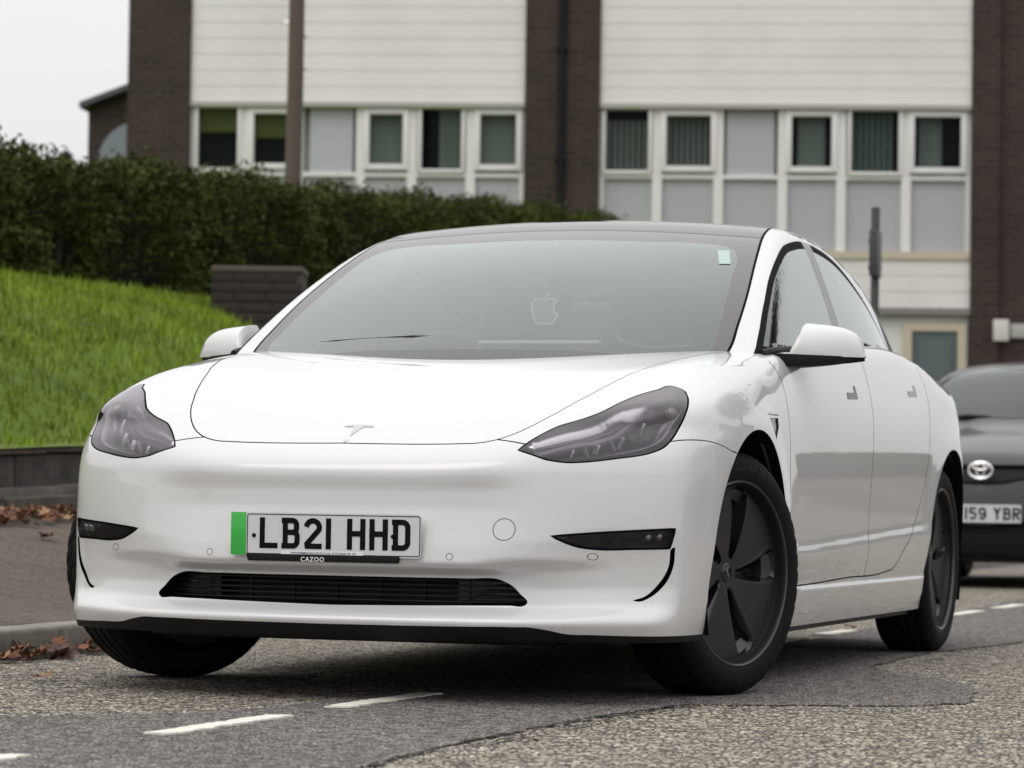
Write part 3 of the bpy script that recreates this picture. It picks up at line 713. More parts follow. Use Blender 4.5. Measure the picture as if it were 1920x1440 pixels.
MB().prism([(-.2605, -.0545), (-.218, -.0545), (-.218, .0550), (-.2605, .0550)], -.004, .0008, pf).build('green_band', M_GREEN, plate, bevel=.0005)
v, q_ = ribbon(rrect(.2365, .0505, .006), .0022, True); v = v + np.array([.0225 - .0005, 0]); mb = MB(); mb.add([pf(x, z, .0006) for x, z in v], q_); mb.build('border_line', M_INK, plate)
xc = -.180
for ch in 'LB21 HHD':
    if ch == ' ': xc += .026; continue
    off = .0 if ch != '1' else -.018
    glyph_obj('plate_letter', ch, M_INK, plate, (lambda o: lambda x, z, h: pf(x + o, z - .0395 + .003, h + .0003))(xc + off)); xc += .061 if ch != '1' else .032
for x, z in ((-.196, -.004), (.186, -.001)): MB().lathe([(0, .005), (.004, .0045), (.0055, .002), (.0055, 0)], 12, 'Z', Matrix.Translation((x, PY, PZ + z)) @ Matrix.Rotation(math.pi / 2, 4, 'X')).build('plate_screw', M_INK, plate, smooth=True)
RX = Matrix.Rotation(math.pi / 2, 4, 'X')
holder = MB().prism([(-.212, -.069), (.198, -.069), (.206, -.050), (-.218, -.050)], -.018, .002, pf).build('plate_holder', M_PLASTIC, plate, bevel=.002)
text_obj('holder_lettering', 'CAZOO', .0165, M_LETTER, Matrix.Translation((-.032, PY - .0022, PZ - .0635)) @ RX, plate, bold=.0002, sx=1.0, sp=1.15)
stk = MB().prism([(-.120, -.0535), (.107, -.0535), (.107, -.0415), (-.120, -.0415)], .001, .0016, pf).build('dealer_sticker', M_LETTER, plate)
text_obj('sticker_lettering', 'WWW.PREMIERCARSALESLTD.CO.UK  01772 250250  PR1 1PS', .0066, mat('blue_print', (.03, .03, .10), .5), Matrix.Translation((-.004, PY - .0018, PZ - .0476)) @ RX, plate, extrude=.0002, bold=.0001, sx=1.0)
MB().box((-.2, -.848, .385), (.2, -.79, .468)).build('plate_bracket', M_PLASTIC, plate)
# ------------------------------------------------------------------ T-shaped badge on the bonnet
def tbadge(parent, name, f, sc, m, th=.0015):
    top = [(-.5, .36), (-.42, .44), (-.2, .49), (0, .5), (.2, .49), (.42, .44), (.5, .36), (.38, .30), (.22, .36), (.14, .22), (0, -.5), (-.14, .22), (-.22, .36), (-.38, .30)]
    return MB().prism([(x * sc, y * sc) for x, y in top], 0, th, f).build(name, m, parent)
bp = on_body([(0, -.655, .70)])[0]; bn = B.nrm(np.array([bp]))[0]; bn[0] = 0; bn /= np.linalg.norm(bn); bu = np.array([0, bn[2], -bn[1]])
M_BADGE = mat('badge_grey', (.42, .42, .43), .25, .3, 1)
tbadge(hoodo, 'badge', lambda x, y, h: tuple(bp + np.array([x, 0, 0]) + bu * y + bn * (h - .0004)), .082, M_BADGE, .0022)
# ------------------------------------------------------------------ windscreen, roof, pillars and side windows
G = GREEN; gc = Cut(G)
J = lambda pts: G.inv(np.array(pts, float))
gz = lambda x, y: float(GZ(y) - GC(y) * x * x)
edge = catmull(J([(.745, .20, .87), (.741, .29, .905)] + OL['ws_edge'][:8] + [(.612, 1.33, 1.385), (.589, 1.507, 1.409), (.572, 1.8, 1.41), (.56, 2.2, 1.37), (.545, 2.6, 1.30), (.53, 3.0, 1.2), (.515, 3.42, gz(.515, 3.42))]), .02); gc.seam(edge, .006)
wt = OL['ws_top']; wtop = catmull(np.vstack([J([wt[0], (.5, 1.149, 1.357), (.39, 1.143, 1.367), (.227, 1.137, 1.373)]), [[J([(0, 1.133, 1.378)])[0, 0], 0]]]), .02); gc.seam(wtop, .005)
wi = OL['ws_in']; win = catmull(np.vstack([[[J([wi[0]])[0, 0], 0]], J(wi[1:-1]), [[J([wi[-1]])[0, 0], 0]]]), .012); gc.curve(win)
rwin = catmull(np.vstack([[[J([(0, 2.50, 1.35)])[0, 0], 0]], J([(.25, 2.51, 1.3), (.42, 2.55, 1.28), (.47, 2.62, 1.28), (.45, 3.0, 1.2), (.43, 3.30, 1.1), (.38, 3.36, 1.09)]), [[J([(0, 3.40, 1.1)])[0, 0], 0]]]), .03); gc.curve(rwin)
tr_f = [p for p in OL['trim'][:9]]
low = lambda y: float(BELT(y))
TRIM = [(.825, .375, .90)] + tr_f + [(.682, 1.33, 1.345), (.67, 1.5, 1.362), (.665, 1.75, 1.362), (.67, 2.0, 1.335), (.69, 2.2, 1.285), (.71, 2.38, 1.215), (.735, 2.52, 1.14), (.75, 2.58, 1.09), (.775, 2.54, 1.01), (.82, 2.0, low(2) - .05), (.83, 1.2, low(1.2) - .05), (.83, .6, .89)]
trim = catmull(J(TRIM), .02, True, sharp=(0, 17)); gc.curve(trim, True)
gl_in = offs(trim, .0165, True); gl_in2 = offs(trim, -.0165, True)
gin = gl_in if inpoly(gl_in[:1], trim)[0] else gl_in2
beltl = catmull(J([(.84, y, low(y) + .024) for y in (.30, .5, .8, 1.2, 1.6, 2.0, 2.3, 2.6, 2.75)]), .04); gc.curve(beltl)
gc.curve(gin, True)
b1 = J([(.66, 1.545, 1.40), (.681, 1.541, 1.348), (.783, 1.500, 1.098), (.83, 1.49, .92)]); b2 = J([(.66, 1.675, 1.40), (.673, 1.669, 1.359), (.778, 1.625, 1.106), (.83, 1.61, .92)])
b1 = catmull(b1, .03); b2 = catmull(b2, .03); gc.curve(b1); gc.curve(b2)
gc.grid(0, 0, 1, 0, 0, 1)
gc.grid(G.S1 + .02, G.S1 + 3.55, .025, 0, G.T1, .02)
_cs = np.arange(G.S1 + .02, G.S1 + 3.55, .02); gc.curve(np.stack([_cs, 0 * _cs], -1))
e_poly = np.vstack([edge, [[edge[-1, 0], -.01]], [[edge[0, 0], -.01]]])
ws_s = wtop[-1, 0]; ws_poly = np.vstack([wtop, [[wtop[-1, 0], -.01]], [[G.S1 - .5, -.01]], [[G.S1 - .5, G.T1]], [[wtop[0, 0], G.T1]]])
wi_poly = np.vstack([win, [[win[-1, 0], -.01]], [[win[0, 0], -.01]]]); rw_poly = np.vstack([rwin, [[rwin[-1, 0], -.01]], [[rwin[0, 0], -.01]]])
bp_poly = np.vstack([b1, b2[::-1]])
def glabel(c):
    L = np.full(len(c), 'pillar', dtype='<U10'); P = G.pos(c); y, z = P[:, 1], P[:, 2]
    ine = inpoly(c, e_poly); iw = inpoly(c, ws_poly)
    L[ine] = 'roof'; L[ine & iw] = 'frit'
    L[inpoly(c, wi_poly)] = 'screen'; L[inpoly(c, rw_poly)] = 'rearglass'
    it = inpoly(c, trim); L[it] = 'trim'
    ig = inpoly(c, gin) & (z > BELT(y) + .0235); bpil = inpoly(c, bp_poly)
    L[ig & (y < 1.58)] = 'fglass'; L[ig & (y >= 1.58)] = 'rglass'; L[it & bpil & (z > BELT(y) + .02)] = 'bpillar'
    L[(z < .86) | (c[:, 0] < G.S1 + .02) | (c[:, 0] > G.S1 + 3.55) | (c[:, 1] > G.T1)] = ''
    L[(L == 'pillar') & (y < .36) & (P[:, 0] < .70)] = 'frit'
    L[(y > 2.75) & (z < .92)] = ''
    return L
gc.run(glabel)
M_TRIM = mat('satin_black_trim', (.006, .006, .0065), .75, spec=.08)
gc.obj('windscreen', 'screen', M_WS, CAR, both=True); gc.obj('windscreen_border', 'frit', M_FRIT, CAR, both=True)
gc.obj('roof_panel', 'roof', M_ROOF, CAR, both=True); gc.obj('rear_window', 'rearglass', M_SG, CAR, both=True)
gc.obj('roof_gap', 'gap', M_BLACK, CAR, both=True)
for sd in (1, -1):
    gc.obj('roof_rail', 'pillar', M_PAINT, CAR, sd); gc.obj('window_trim', 'trim', M_TRIM, CAR, sd)
    gc.obj('front_side_window', 'fglass', M_SG, CAR, sd); gc.obj('rear_side_window', 'rglass', M_SG, CAR, sd); gc.obj('door_pillar', 'bpillar', M_GLOSSBLK, CAR, sd)
    # dark trim strip along the waistline
    ys_ = np.linspace(.43, 2.52, 60); Pg = G.pos(J([(.84, y, low(y) + .012) for y in ys_])); Pg[:, 0] += .004
    MB().tube([(sd * p[0], p[1], p[2]) for p in Pg], .011, 8).build('waist_trim', M_PLASTIC, CAR, smooth=True)
    # door handles
    for key, (hy, hz_) in (('f', (1.335, .862)), ('r', (2.312, .908))):
        poly = [(-.085, -.015), (.052, -.011), (.058, -.004), (.055, .040), (.030, .040), (.026, .013), (-.085, .009)]
        P_ = on_body([(.89, hy + a, hz_ + b) for a, b in poly], -.0015, sd); P0 = on_body([(.89, hy + a, hz_ + b) for a, b in poly], .006, sd); n = len(poly)
        MB().add(list(P_) + list(P0), [tuple(range(n))] + [(i, (i + 1) % n, n + (i + 1) % n, n + i) for i in range(n)]).build('door_handle', mat('handle_grey', (.05, .048, .048), .25, .4) if sd == 1 and key == 'f' else M_BEZEL, DOORS[key, sd])
# seal hidden under the cowl and wiper
WIP = MB(); pts = [(-.50, .33, .958), (-.35, .305, .966), (-.2, .285, .972), (-.06, .272, .974)]
WIP.tube(pts, [.004, .006, .008, .010], 8); WIP.build('wiper_arm', M_PLASTIC, CAR, smooth=True)
MB().tube([(-.64, .375, .968), (-.45, .335, .985), (-.2, .30, .996), (-.02, .30, .995)], .005, 6).build('wiper_blade', M_PLASTIC, CAR, smooth=True)
MB().box((-.74, .18, .80), (.74, .42, .86)).build('cowl_panel', M_BLACK, CAR)
# sticker inside the screen
sp = G.pos(J([(.538, .992, 1.296), (.574, .999, 1.295), (.605, .895, 1.246), (.573, .883, 1.245)])) - np.array([0, .0, -.002])
npmesh('screen_sticker', sp, [(0, 1, 2, 3)], mat('sticker_pale', (.42, .52, .48), .7), CAR, smooth=False)
# ------------------------------------------------------------------ door mirrors
for sd in (1, -1):
    nu, nv = 22, 14; V = []
    for i in range(nu + 1):
        u = i / nu; x = .862 + .198 * u
        h = max(.106 * min(1, (u + .004) / .14) ** .55 * (1 - .20 * u) * max(0, 1 - u ** 6) ** .5, .003); yf_ = .585 + .125 * u ** 1.3; yb = .768 - .03 * u
        for j in range(nv + 1):
            ph = j / nv * math.pi / 2
            V.append((sd * x, yb - (yb - yf_) * math.cos(ph) ** .75, .955 + h * math.sin(ph) ** .82))
    F_ = [(i * (nv + 1) + j, i * (nv + 1) + j + 1, (i + 1) * (nv + 1) + j + 1, (i + 1) * (nv + 1) + j) for i in range(nu) for j in range(nv)]
    k = len(V)
    for i in range(nu + 1): x, y, z = V[i * (nv + 1) + nv]; V.append((x, y, .955))
    F_ += [(k + i, k + i + 1, (i + 1) * (nv + 1) + nv, i * (nv + 1) + nv) for i in range(nu)] + [(i * (nv + 1), (i + 1) * (nv + 1), k + i + 1, k + i) for i in range(nu)]
    F_ += [tuple([j for j in range(nv + 1)] + [k])]
    mb = MB(); mb.add(V, F_); mir = mb.build('door_mirror', M_PAINT, CAR, smooth=True, autos=math.radians(50))
    mb = MB(); n = 20; rows = []
    for i in range(n + 1):
        u = i / n; x = .80 + .258 * u; y0 = .40 + .31 * u ** .9; y1 = .70 + .03 * u if u > .15 else .60 + .7 * u
        zt_ = .957; zb = .918 + .026 * u ** 2
        rows += [(sd * x, y0 + .015, zt_), (sd * x, y0 + .02, zb), (sd * x, y1, zb + .004), (sd * x, y1, zt_)]
    F_ = [(4 * i + a, 4 * i + (a + 1) % 4, 4 * i + 4 + (a + 1) % 4, 4 * i + 4 + a) for i in range(n) for a in range(4)] + [(0, 1, 2, 3), (4 * n, 4 * n + 1, 4 * n + 2, 4 * n + 3)]
    mb.add(rows, F_); mb.build('mirror_foot', M_PLASTIC, mir, bevel=.003)
    MB().box((sd * .87, .752, .963), (sd * 1.03, .772, 1.03)).build('mirror_glass', M_CHROME, mir, bevel=.01)
# ------------------------------------------------------------------ wheels (axis along x, outer face towards +x)
M_TYRE = mat('tyre_rubber', (.0055, .0055, .006), .7, spec=.16); _g = NG(M_TYRE); _g.bump(_g.noise(400, 3), .08, .001)
M_COVER = mat('wheel_cover_black', (.027, .027, .029), .40, spec=.3); M_RIMG = mat('rim_gloss_black', (.006, .006, .007), .15, 0, .25)
M_RIMF = mat('rim_flange_grey', (.07, .07, .073), .28, .6); M_BRAKE = mat('brake_disc', (.25, .25, .26), .35, .9)
def tyre_mesh(R=.334, r0=.236, w=.116):
    prof = [(r0, -.080), (r0 + .012, -.094), (r0 + .024, -.101), (r0 + .048, -.103), (r0 + .07, -.100), (R - .018, -.092), (R - .007, -.082)]
    xs_ = np.linspace(-.074, .074, 33); groove = [-.052, -.018, .018, .052]
    for x in xs_:
        g = .0075 if min(abs(x - k) for k in groove) < .0042 else 0
        prof.append((R - .004 * (abs(x) / .075) ** 2 - g, x))
    prof += [(a, -b) for a, b in prof[:7][::-1]]
    n = 200; V = []; m_ = len(prof)
    for i in range(n):
        a = 2 * math.pi * i / n
        for j, (r, x) in enumerate(prof):
            sh = (i + int(abs(x) * 90)) % 5 == 0 and abs(x) > .056 and r > R - .03
            ri = (i + int(abs(x) * 60)) % 8 == 0 and .024 < abs(x) < .053 and r > R - .004
            rr_ = r - (.006 if sh else 0) - (.005 if ri else 0)
            V.append((x, rr_ * math.cos(a), rr_ * math.sin(a)))
    F_ = [(i * m_ + j, ((i + 1) % n) * m_ + j, ((i + 1) % n) * m_ + j + 1, i * m_ + j + 1) for i in range(n) for j in range(m_ - 1)]
    return V, F_
def cover_mesh():
    """five broad blades with recessed slanted slots; the mesh follows the slot edges"""
    nr = 40; rs = np.linspace(.026, .2425, nr); V = []; D_ = []
    NP, NS = 22, 14
    def ease(a, b, x): x = min(1, max(0, (x - a) / (b - a))); return x * x * (3 - 2 * x)
    for r in rs:
        q = (r - .026) / .2165; tw = .20 * (q - .5) ; hw2 = (.010 + .034 * min(1, max(0, (r - .045) / .16)) ** .9) / r
        ends = ease(.042, .060, r) * (1 - ease(.220, .236, r)); dome = .012 * (1 - q * q) - .022 * (1 - q) ** 1.3
        for k in range(5):
            c0 = 2 * math.pi * k / 5 + tw
            for j in range(NS):                      # slot, from its -edge to its +edge
                f = j / (NS - 1); th = c0 - hw2 + 2 * hw2 * f
                dep = .046 * min(ease(0, .12, f), 1 - ease(.45, 1., f)) * ends
                V.append((.062 + dome - dep, r * math.cos(th), r * math.sin(th))); D_.append(dep)
            for j in range(1, NP):                   # blade
                f = j / NP; th = c0 + hw2 + (2 * math.pi / 5 - 2 * hw2) * f
                V.append((.062 + dome + .006 * (f - .5) * q * ends, r * math.cos(th), r * math.sin(th))); D_.append(0)
    na = 5 * (NS + NP - 1); F_ = []; M_ = []
    for i in range(nr - 1):
        for k in range(na):
            a, b = i * na + k, i * na + (k + 1) % na; F_.append((a, b, b + na, a + na)); M_.append(1 if max(D_[a], D_[b], D_[a + na], D_[b + na]) > .003 else 0)
    return V, F_, M_
TV, TF = tyre_mesh(); CV, CF, CM = cover_mesh()
TY = bpy.data.meshes.new('tyre'); TY.from_pydata(TV, [], TF); TY.polygons.foreach_set('use_smooth', [True] * len(TY.polygons)); TY.set_sharp_from_angle(angle=math.radians(35)); TY.materials.append(M_TYRE)
CVM = bpy.data.meshes.new('wheel_cover'); CVM.from_pydata(CV, [], CF); CVM.polygons.foreach_set('use_smooth', [True] * len(CVM.polygons)); CVM.polygons.foreach_set('material_index', CM); CVM.materials.append(M_COVER); CVM.materials.append(M_RIMG); CVM.set_sharp_from_angle(angle=math.radians(38))
RIMP = [(.2, -.10), (.236, -.098), (.24, -.09), (.225, -.07), (.205, -.02), (.205, .04), (.226, .050), (.2415, .060), (.2435, .088), (.246, .096), (.2505, .0985), (.2545, .095), (.2555, .087), (.246, .078)]
M_MARK = mat('tyre_marking_rubber', (.022, .022, .023), .6)
STEER = math.radians(-17)
for sd in (1, -1):
    for cy in (0., 2.875):
        wm = MB(); wm.lathe(RIMP, 96, 'X'); whl = wm.build('wheel', M_RIMF, CAR, smooth=True, autos=math.radians(30))
        whl.location = (sd * (.79 if sd == 1 else .797), cy, .334)
        whl.rotation_euler = (math.radians(0), 0, ((STEER if sd == 1 else math.radians(-31)) if cy == 0 else 0) + (0 if sd == 1 else math.pi))
        rot = {(1, 0.): 2.0, (1, 2.875): 12.0, (-1, 0.): 30., (-1, 2.875): 50.}[sd, cy]
        for nm, me in (('tyre', TY), ('wheel_cover', CVM)):
            o = bpy.data.objects.new(nm, me); COL.objects.link(o); o.parent = whl
            if nm == 'wheel_cover': o.rotation_euler = (math.radians(rot), 0, 0); cov = o
        hb = MB(); hb.lathe([(0, .056), (.022, .056), (.027, .053), (.029, .036)], 28, 'X'); hub = hb.build('hub_cap', M_GLOSSBLK, whl, smooth=True)
        a_ = math.radians(rot + 20)
        tbadge(whl, 'hub_badge', lambda x, y, h: (.0565 + h, x * math.cos(a_) - y * math.sin(a_), x * math.sin(a_) + y * math.cos(a_)), .034, M_CHROME, .001)
        br = MB(); br.lathe([(.06, .012), (.165, .012), (.165, -.01), (.06, -.01)], 40, 'X'); br.lathe([(.0, .03), (.06, .03), (.062, .0)], 20, 'X'); br.build('brake_disc', M_BRAKE, whl, smooth=True)
        for k in range(5):
            a = k * 2 * math.pi / 5; b_ = MB(); b_.lathe([(0, .046), (.007, .046), (.008, .03)], 6, 'X', Matrix.Translation((0, .045 * math.cos(a), .045 * math.sin(a)))); b_.build('wheel_bolt', M_RIMG, whl)
        if sd == 1 and cy == 0:      # size marking moulded into the tyre wall
            for k, ch in enumerate('235/45 ZR18'):
                if ch == ' ': continue
                an = math.radians(96 - 3.4 * k); M4 = Matrix.Rotation(an - math.pi / 2, 4, 'X') @ Matrix.Translation((.1018, 0, .289)) @ Matrix.Rotation(math.pi / 2, 4, 'Z') @ Matrix.Rotation(math.pi / 2, 4, 'X')
                text_obj('tyre_marking', ch, .024, M_MARK, M4, whl, extrude=.0012)
# ------------------------------------------------------------------ cabin
M_SEAT = mat('seat_black', (.022, .022, .024), .6); M_DASH = mat('dash_dark', (.035, .035, .037), .55); M_HEADL = mat('headlining', (.62, .62, .60), .8); M_WOODT = mat('dash_trim_pale', (.45, .43, .40), .45)
mb = MB(); mb.box((-.72, .50, .70), (.72, 1.0, .86)); mb.build('dashboard', M_DASH, CAR, bevel=.05, seg=3)
MB().box((-.70, .985, .775), (.70, 1.005, .80)).build('dash_trim', M_WOODT, CAR, bevel=.004)
MB().box((-.19, .90, .80), (.19, .925, 1.01)).build('touch_screen', M_GLOSSBLK, CAR, bevel=.008)
MB().box((-.195, .88, 1.005), (.195, .925, 1.016)).build('screen_edge', mat('screen_rim', (.6, .6, .6), .3), CAR, bevel=.004)
sw = MB(); Ms = Matrix.Translation((-.37, 1.02, .885)) @ Matrix.Rotation(math.radians(68), 4, 'X')
sw.tube([Ms @ Vector((.175 * math.cos(a), .175 * math.sin(a), 0)) for a in np.linspace(0, 2 * math.pi, 41)], .015, 8); sw.tube([Ms @ Vector((-.17, 0, 0)), Ms @ Vector((.17, 0, 0))], .014, 6); sw.lathe([(0, .02), (.05, .018), (.06, -.01)], 20, 'Z', Ms); sw.build('steering_wheel', M_SEAT, CAR, smooth=True)
def seat(x, y, parent=CAR):
    s = MB(); s.box((x - .25, y, .30), (x + .25, y + .52, .52)); Mb = Matrix.Translation((x, y + .50, .45)) @ Matrix.Rotation(math.radians(-22), 4, 'X')
    s.box((-.25, -.07, 0), (.25, .07, .62), Mb); o = s.build('seat', M_SEAT, parent, bevel=.06, seg=3)
    h = MB(); h.box((-.13, -.05, .64), (.13, .05, .86), Mb); h.build('headrest', M_SEAT, o, bevel=.045, seg=3)
for x in (-.37, .37): seat(x, 1.02)
for x in (-.45, .45): seat(x, 2.0)
MB().box((-.74, .42, .26), (.74, 2.9, .30)).build('cabin_floor', M_SEAT, CAR)
MB().box((-.70, 2.75, .80), (.70, 3.45, .90)).build('parcel_shelf', M_DASH, CAR, bevel=.02)
MB().box((-.72, 2.72, .28), (.72, 2.78, .85)).build('rear_bulkhead', M_SEAT, CAR)
rv = MB(); rv.box((-.13, 1.12, 1.245), (.11, 1.15, 1.30)); rvo = rv.build('rear_view_mirror', M_PLASTIC, CAR, bevel=.02); MB().tube([(0, 1.135, 1.29), (0, 1.10, 1.345)], .018, 8).build('mirror_stem', M_PLASTIC, rvo, smooth=True)
_cp = np.array([(-.118, .868), (-.088, 1.0), (.052, 1.0), (.086, .862), (.066, .862), (.034, .935), (-.066, .94)])
_cz = np.array([(abs(x), y, float(GZ(y))) for x, y in _cp]); _cz = G.pos(J(_cz)); _cz[:, 0] *= np.sign(_cp[:, 0]); _cn = np.array([0, -.37, .93]); _n = len(_cz)
MB().add([tuple(p - _cn * .006) for p in _cz] + [tuple(p - _cn * .03) for p in _cz], [tuple(range(_n)), tuple(range(_n, 2 * _n))[::-1]] + [(i, (i + 1) % _n, _n + (i + 1) % _n, _n + i) for i in range(_n)]).build('camera_housing', M_PLASTIC, CAR)
# headlining keeps the cabin dark
P_, T_, N_ = gc.part(['roof'], both=True, off=.03); npmesh('headlining', P_, T_[:, ::-1], M_HEADL, CAR)
# apple-shaped ornament on a cord
OR = empty('hanging_ornament', (-.023, 1.02, 1.124)); tag(OR, 'pale apple-shaped ornament hanging on a cord behind the windscreen of the white saloon', 'ornament')
half = [(0, -.046), (.012, -.050), (.026, -.046), (.038, -.028), (.043, -.004), (.041, .016), (.032, .028), (.018, .030), (.006, .026), (0, .025)]
bite = [(0, -.046), (.012, -.050), (.026, -.046), (.034, -.034), (.040, -.020), (.031, -.012), (.027, .002), (.030, .014), (.037, .020), (.032, .028), (.018, .030), (.006, .026), (0, .025)]
shape = bite + [(-x, z) for x, z in half[::-1][1:-1]]
M_ORN = mat('ornament_white', (.60, .63, .61), .5); M_ORN2 = mat('ornament_face', (.16, .17, .165), .5)
v, q_ = ribbon(shape, .006, True); mb = MB(); k = len(v); mb.add([(x, -.003, z) for x, z in v] + [(x, .003, z) for x, z in v], q_ + [tuple(i + k for i in r_[::-1]) for r_ in q_]); mb.build('outline', M_ORN, OR)
MB().prism(shape, -.001, .001, lambda x, z, h: (x, h, z)).build('face', M_ORN2, OR)
MB().prism([(.002, .032), (.004, .044), (.014, .052), (.018, .052), (.017, .042), (.008, .033)], -.003, .003, lambda x, z, h: (x, h, z)).build('leaf', M_ORN, OR)
MB().tube([(0, 0, .03), (-.003, 0, .10), (-.008, .0, .185)], .0012, 6).build('cord', M_ORN, OR)
# ------------------------------------------------------------------ small dark hatchback parked behind
TZ = Spl([(-.85, .60), (-.78, .70), (-.68, .79), (-.5, .875), (-.2, .965), (.2, 1.045), (.33, 1.09), (.5, 1.185), (.8, 1.35), (1.05, 1.465), (1.3, 1.52), (1.7, 1.55), (2.2, 1.545), (2.7, 1.49), (2.95, 1.43)])
TX = Lin([(.1, .77), (.2, .80), (.35, .825), (.6, .845), (.8, .838), (.95, .81), (1.05, .77), (1.25, .685), (1.46, .60), (1.55, .56)], .04)
TP = Spl([(-.2, -.74), (0, -.75), (.2, -.74), (.45, -.70), (.6, -.64), (.72, -.55), (.80, -.42), (.84, -.2)])
TR = Lin([(.1, .06), (.2, .02), (.3, .0), (.45, .0), (.6, .03), (.75, .07), (.85, .16)], .03)
def toy_F(x, y, z):
    ax = np.abs(x); zt = TZ(y) - .06 * (ax / .6) ** 2 - .05 * np.clip(ax - .5, 0, None) * (y < .3)
    a = (z - zt) * np.interp(y, [-.8, -.2, .3, .4, 1.0, 1.3], [.75, .93, .93, .87, .90, 1.]); b = (ax - TX(z) - .012 * (1 - sst(.33, .45, np.hypot(y, z - .30)))) * .95
    c = (TP(ax) + TR(z) - y) * .9; d = (y - (3.02 - .35 * np.clip(z - .9, 0, None) ** 1.0 - .2 * (ax / .8) ** 2)) * .9
    return smax(smax(smax(a, b, .11), c, .09), d, .1)
TCH = Chart(toy_F, 0., .5, .38, .17, 2.5, reach=1.5)
TOY = empty('hatchback_car', (-.51, 11.56 + .73, 0), 0); tag(TOY, 'dark grey hatchback with oval chrome emblem parked behind the white saloon', 'car')
M_TOYP = mat('charcoal_metallic', (.014, .0135, .016), .35, .2, .5, .03)
tcut = Cut(TCH); K = lambda p: TCH.inv(np.array(p, float))
def ctr(pts, closed_center=True):
    A = K(pts); A[0, 1] = 0; A[-1, 1] = 0; return catmull(A, .03)
tws = ctr([(0, .37, 1.1), (.35, .42, 1.1), (.60, .50, 1.1), (.66, .54, 1.1), (.645, .62, 1.16), (.55, .95, 1.34), (.49, 1.06, 1.38), (.42, 1.10, 1.39), (0, 1.05, 1.41)])
tgr = ctr([(0, -.69, .80), (.3, -.66, .80), (.5, -.62, .79), (.56, -.6, .775), (.45, -.66, .735), (.25, -.70, .70), (.14, -.72, .675), (0, -.72, .668)])
tlo = ctr([(0, -.75, .395), (.5, -.69, .395), (.6, -.64, .37), (.56, -.66, .24), (.45, -.7, .215), (0, -.74, .21)])
tsk = ctr([(0, -.72, .195), (.5, -.66, .195), (.75, -.5, .195), (.8, -.36, .195), (.7, -.4, .172), (0, -.7, .172)])
thl = catmull(K([(.47, -.62, .79), (.60, -.50, .85), (.72, -.30, .88), (.78, -.32, .80), (.74, -.46, .74), (.6, -.6, .72)]), .03, True)
tsw = catmull(K([(.80, .55, 1.03), (.72, .80, 1.22), (.63, 1.15, 1.40), (.62, 1.8, 1.43), (.65, 2.4, 1.36), (.74, 2.75, 1.12), (.79, 2.2, 1.06), (.80, 1.2, 1.04)]), .03, True, sharp=(0,))
for c_, cl_ in ((tws, 0), (tgr, 0), (tlo, 0), (tsk, 0), (thl, 1), (tsw, 1)): tcut.seam(c_, .012, bool(cl_))
ta = [(.83, r * math.cos(a), .3 + r * math.sin(a)) for r in (.335,) for a in np.linspace(-.42, math.pi + .42, 50)]; ta = K(ta); tcut.curve(ta)
tb = [(.83, 2.45 + .335 * math.cos(a), .3 + .335 * math.sin(a)) for a in np.linspace(-.42, math.pi + .42, 50)]; tcut.curve(K(tb))
tcut.grid(0, TCH.S4, .03, 0, TCH.T2, .025); _s = np.arange(0, TCH.S4, .02); tcut.curve(np.stack([_s, 0 * _s], -1))
cp = lambda c_: np.vstack([c_, [[c_[-1, 0], -.01]], [[c_[0, 0], -.01]]])
def tlabel(c):
    L = np.full(len(c), 'body', dtype='<U10'); P = TCH.pos(c)
    for nm, pl in (('screen', cp(tws)), ('grille', cp(tgr)), ('intake', cp(tlo)), ('skirt', cp(tsk)), ('lamp', thl), ('window', tsw)): L[inpoly(c, pl)] = nm
    for cy in (0, 2.45): L[(np.hypot(P[:, 1] - cy, P[:, 2] - .3) < .335) & (P[:, 0] > .5)] = ''
    L[((c[:, 0] < TCH.S1) | (c[:, 0] > TCH.S2)) & (c[:, 1] > TCH.T1)] = ''
    L[(c[:, 0] > TCH.S4) | (c[:, 0] < 0) | (c[:, 1] < 0) | (c[:, 1] > TCH.T2)] = ''
    return L
tcut.run(tlabel)
tcut.obj('body', 'body', M_TOYP, TOY, both=True); tcut.obj('window_seal', 'gap', M_BLACK, TOY, both=True); tcut.obj('windscreen', 'screen', glass_mat('hatchback_glass', (.55, .62, .60), 1.5, 1.3), TOY, both=True)
tcut.obj('lower_skirt', 'skirt', M_PLASTIC, TOY, both=True)
for nm, lb, dp in (('grille', 'grille', .03), ('lower_intake', 'intake', .05)):
    V_, T_, N_ = tcut.part(lb, both=True); npmesh(nm, *pocket(V_, T_, N_, (0, dp, 0)), M_PLASTIC, TOY, smooth=False)
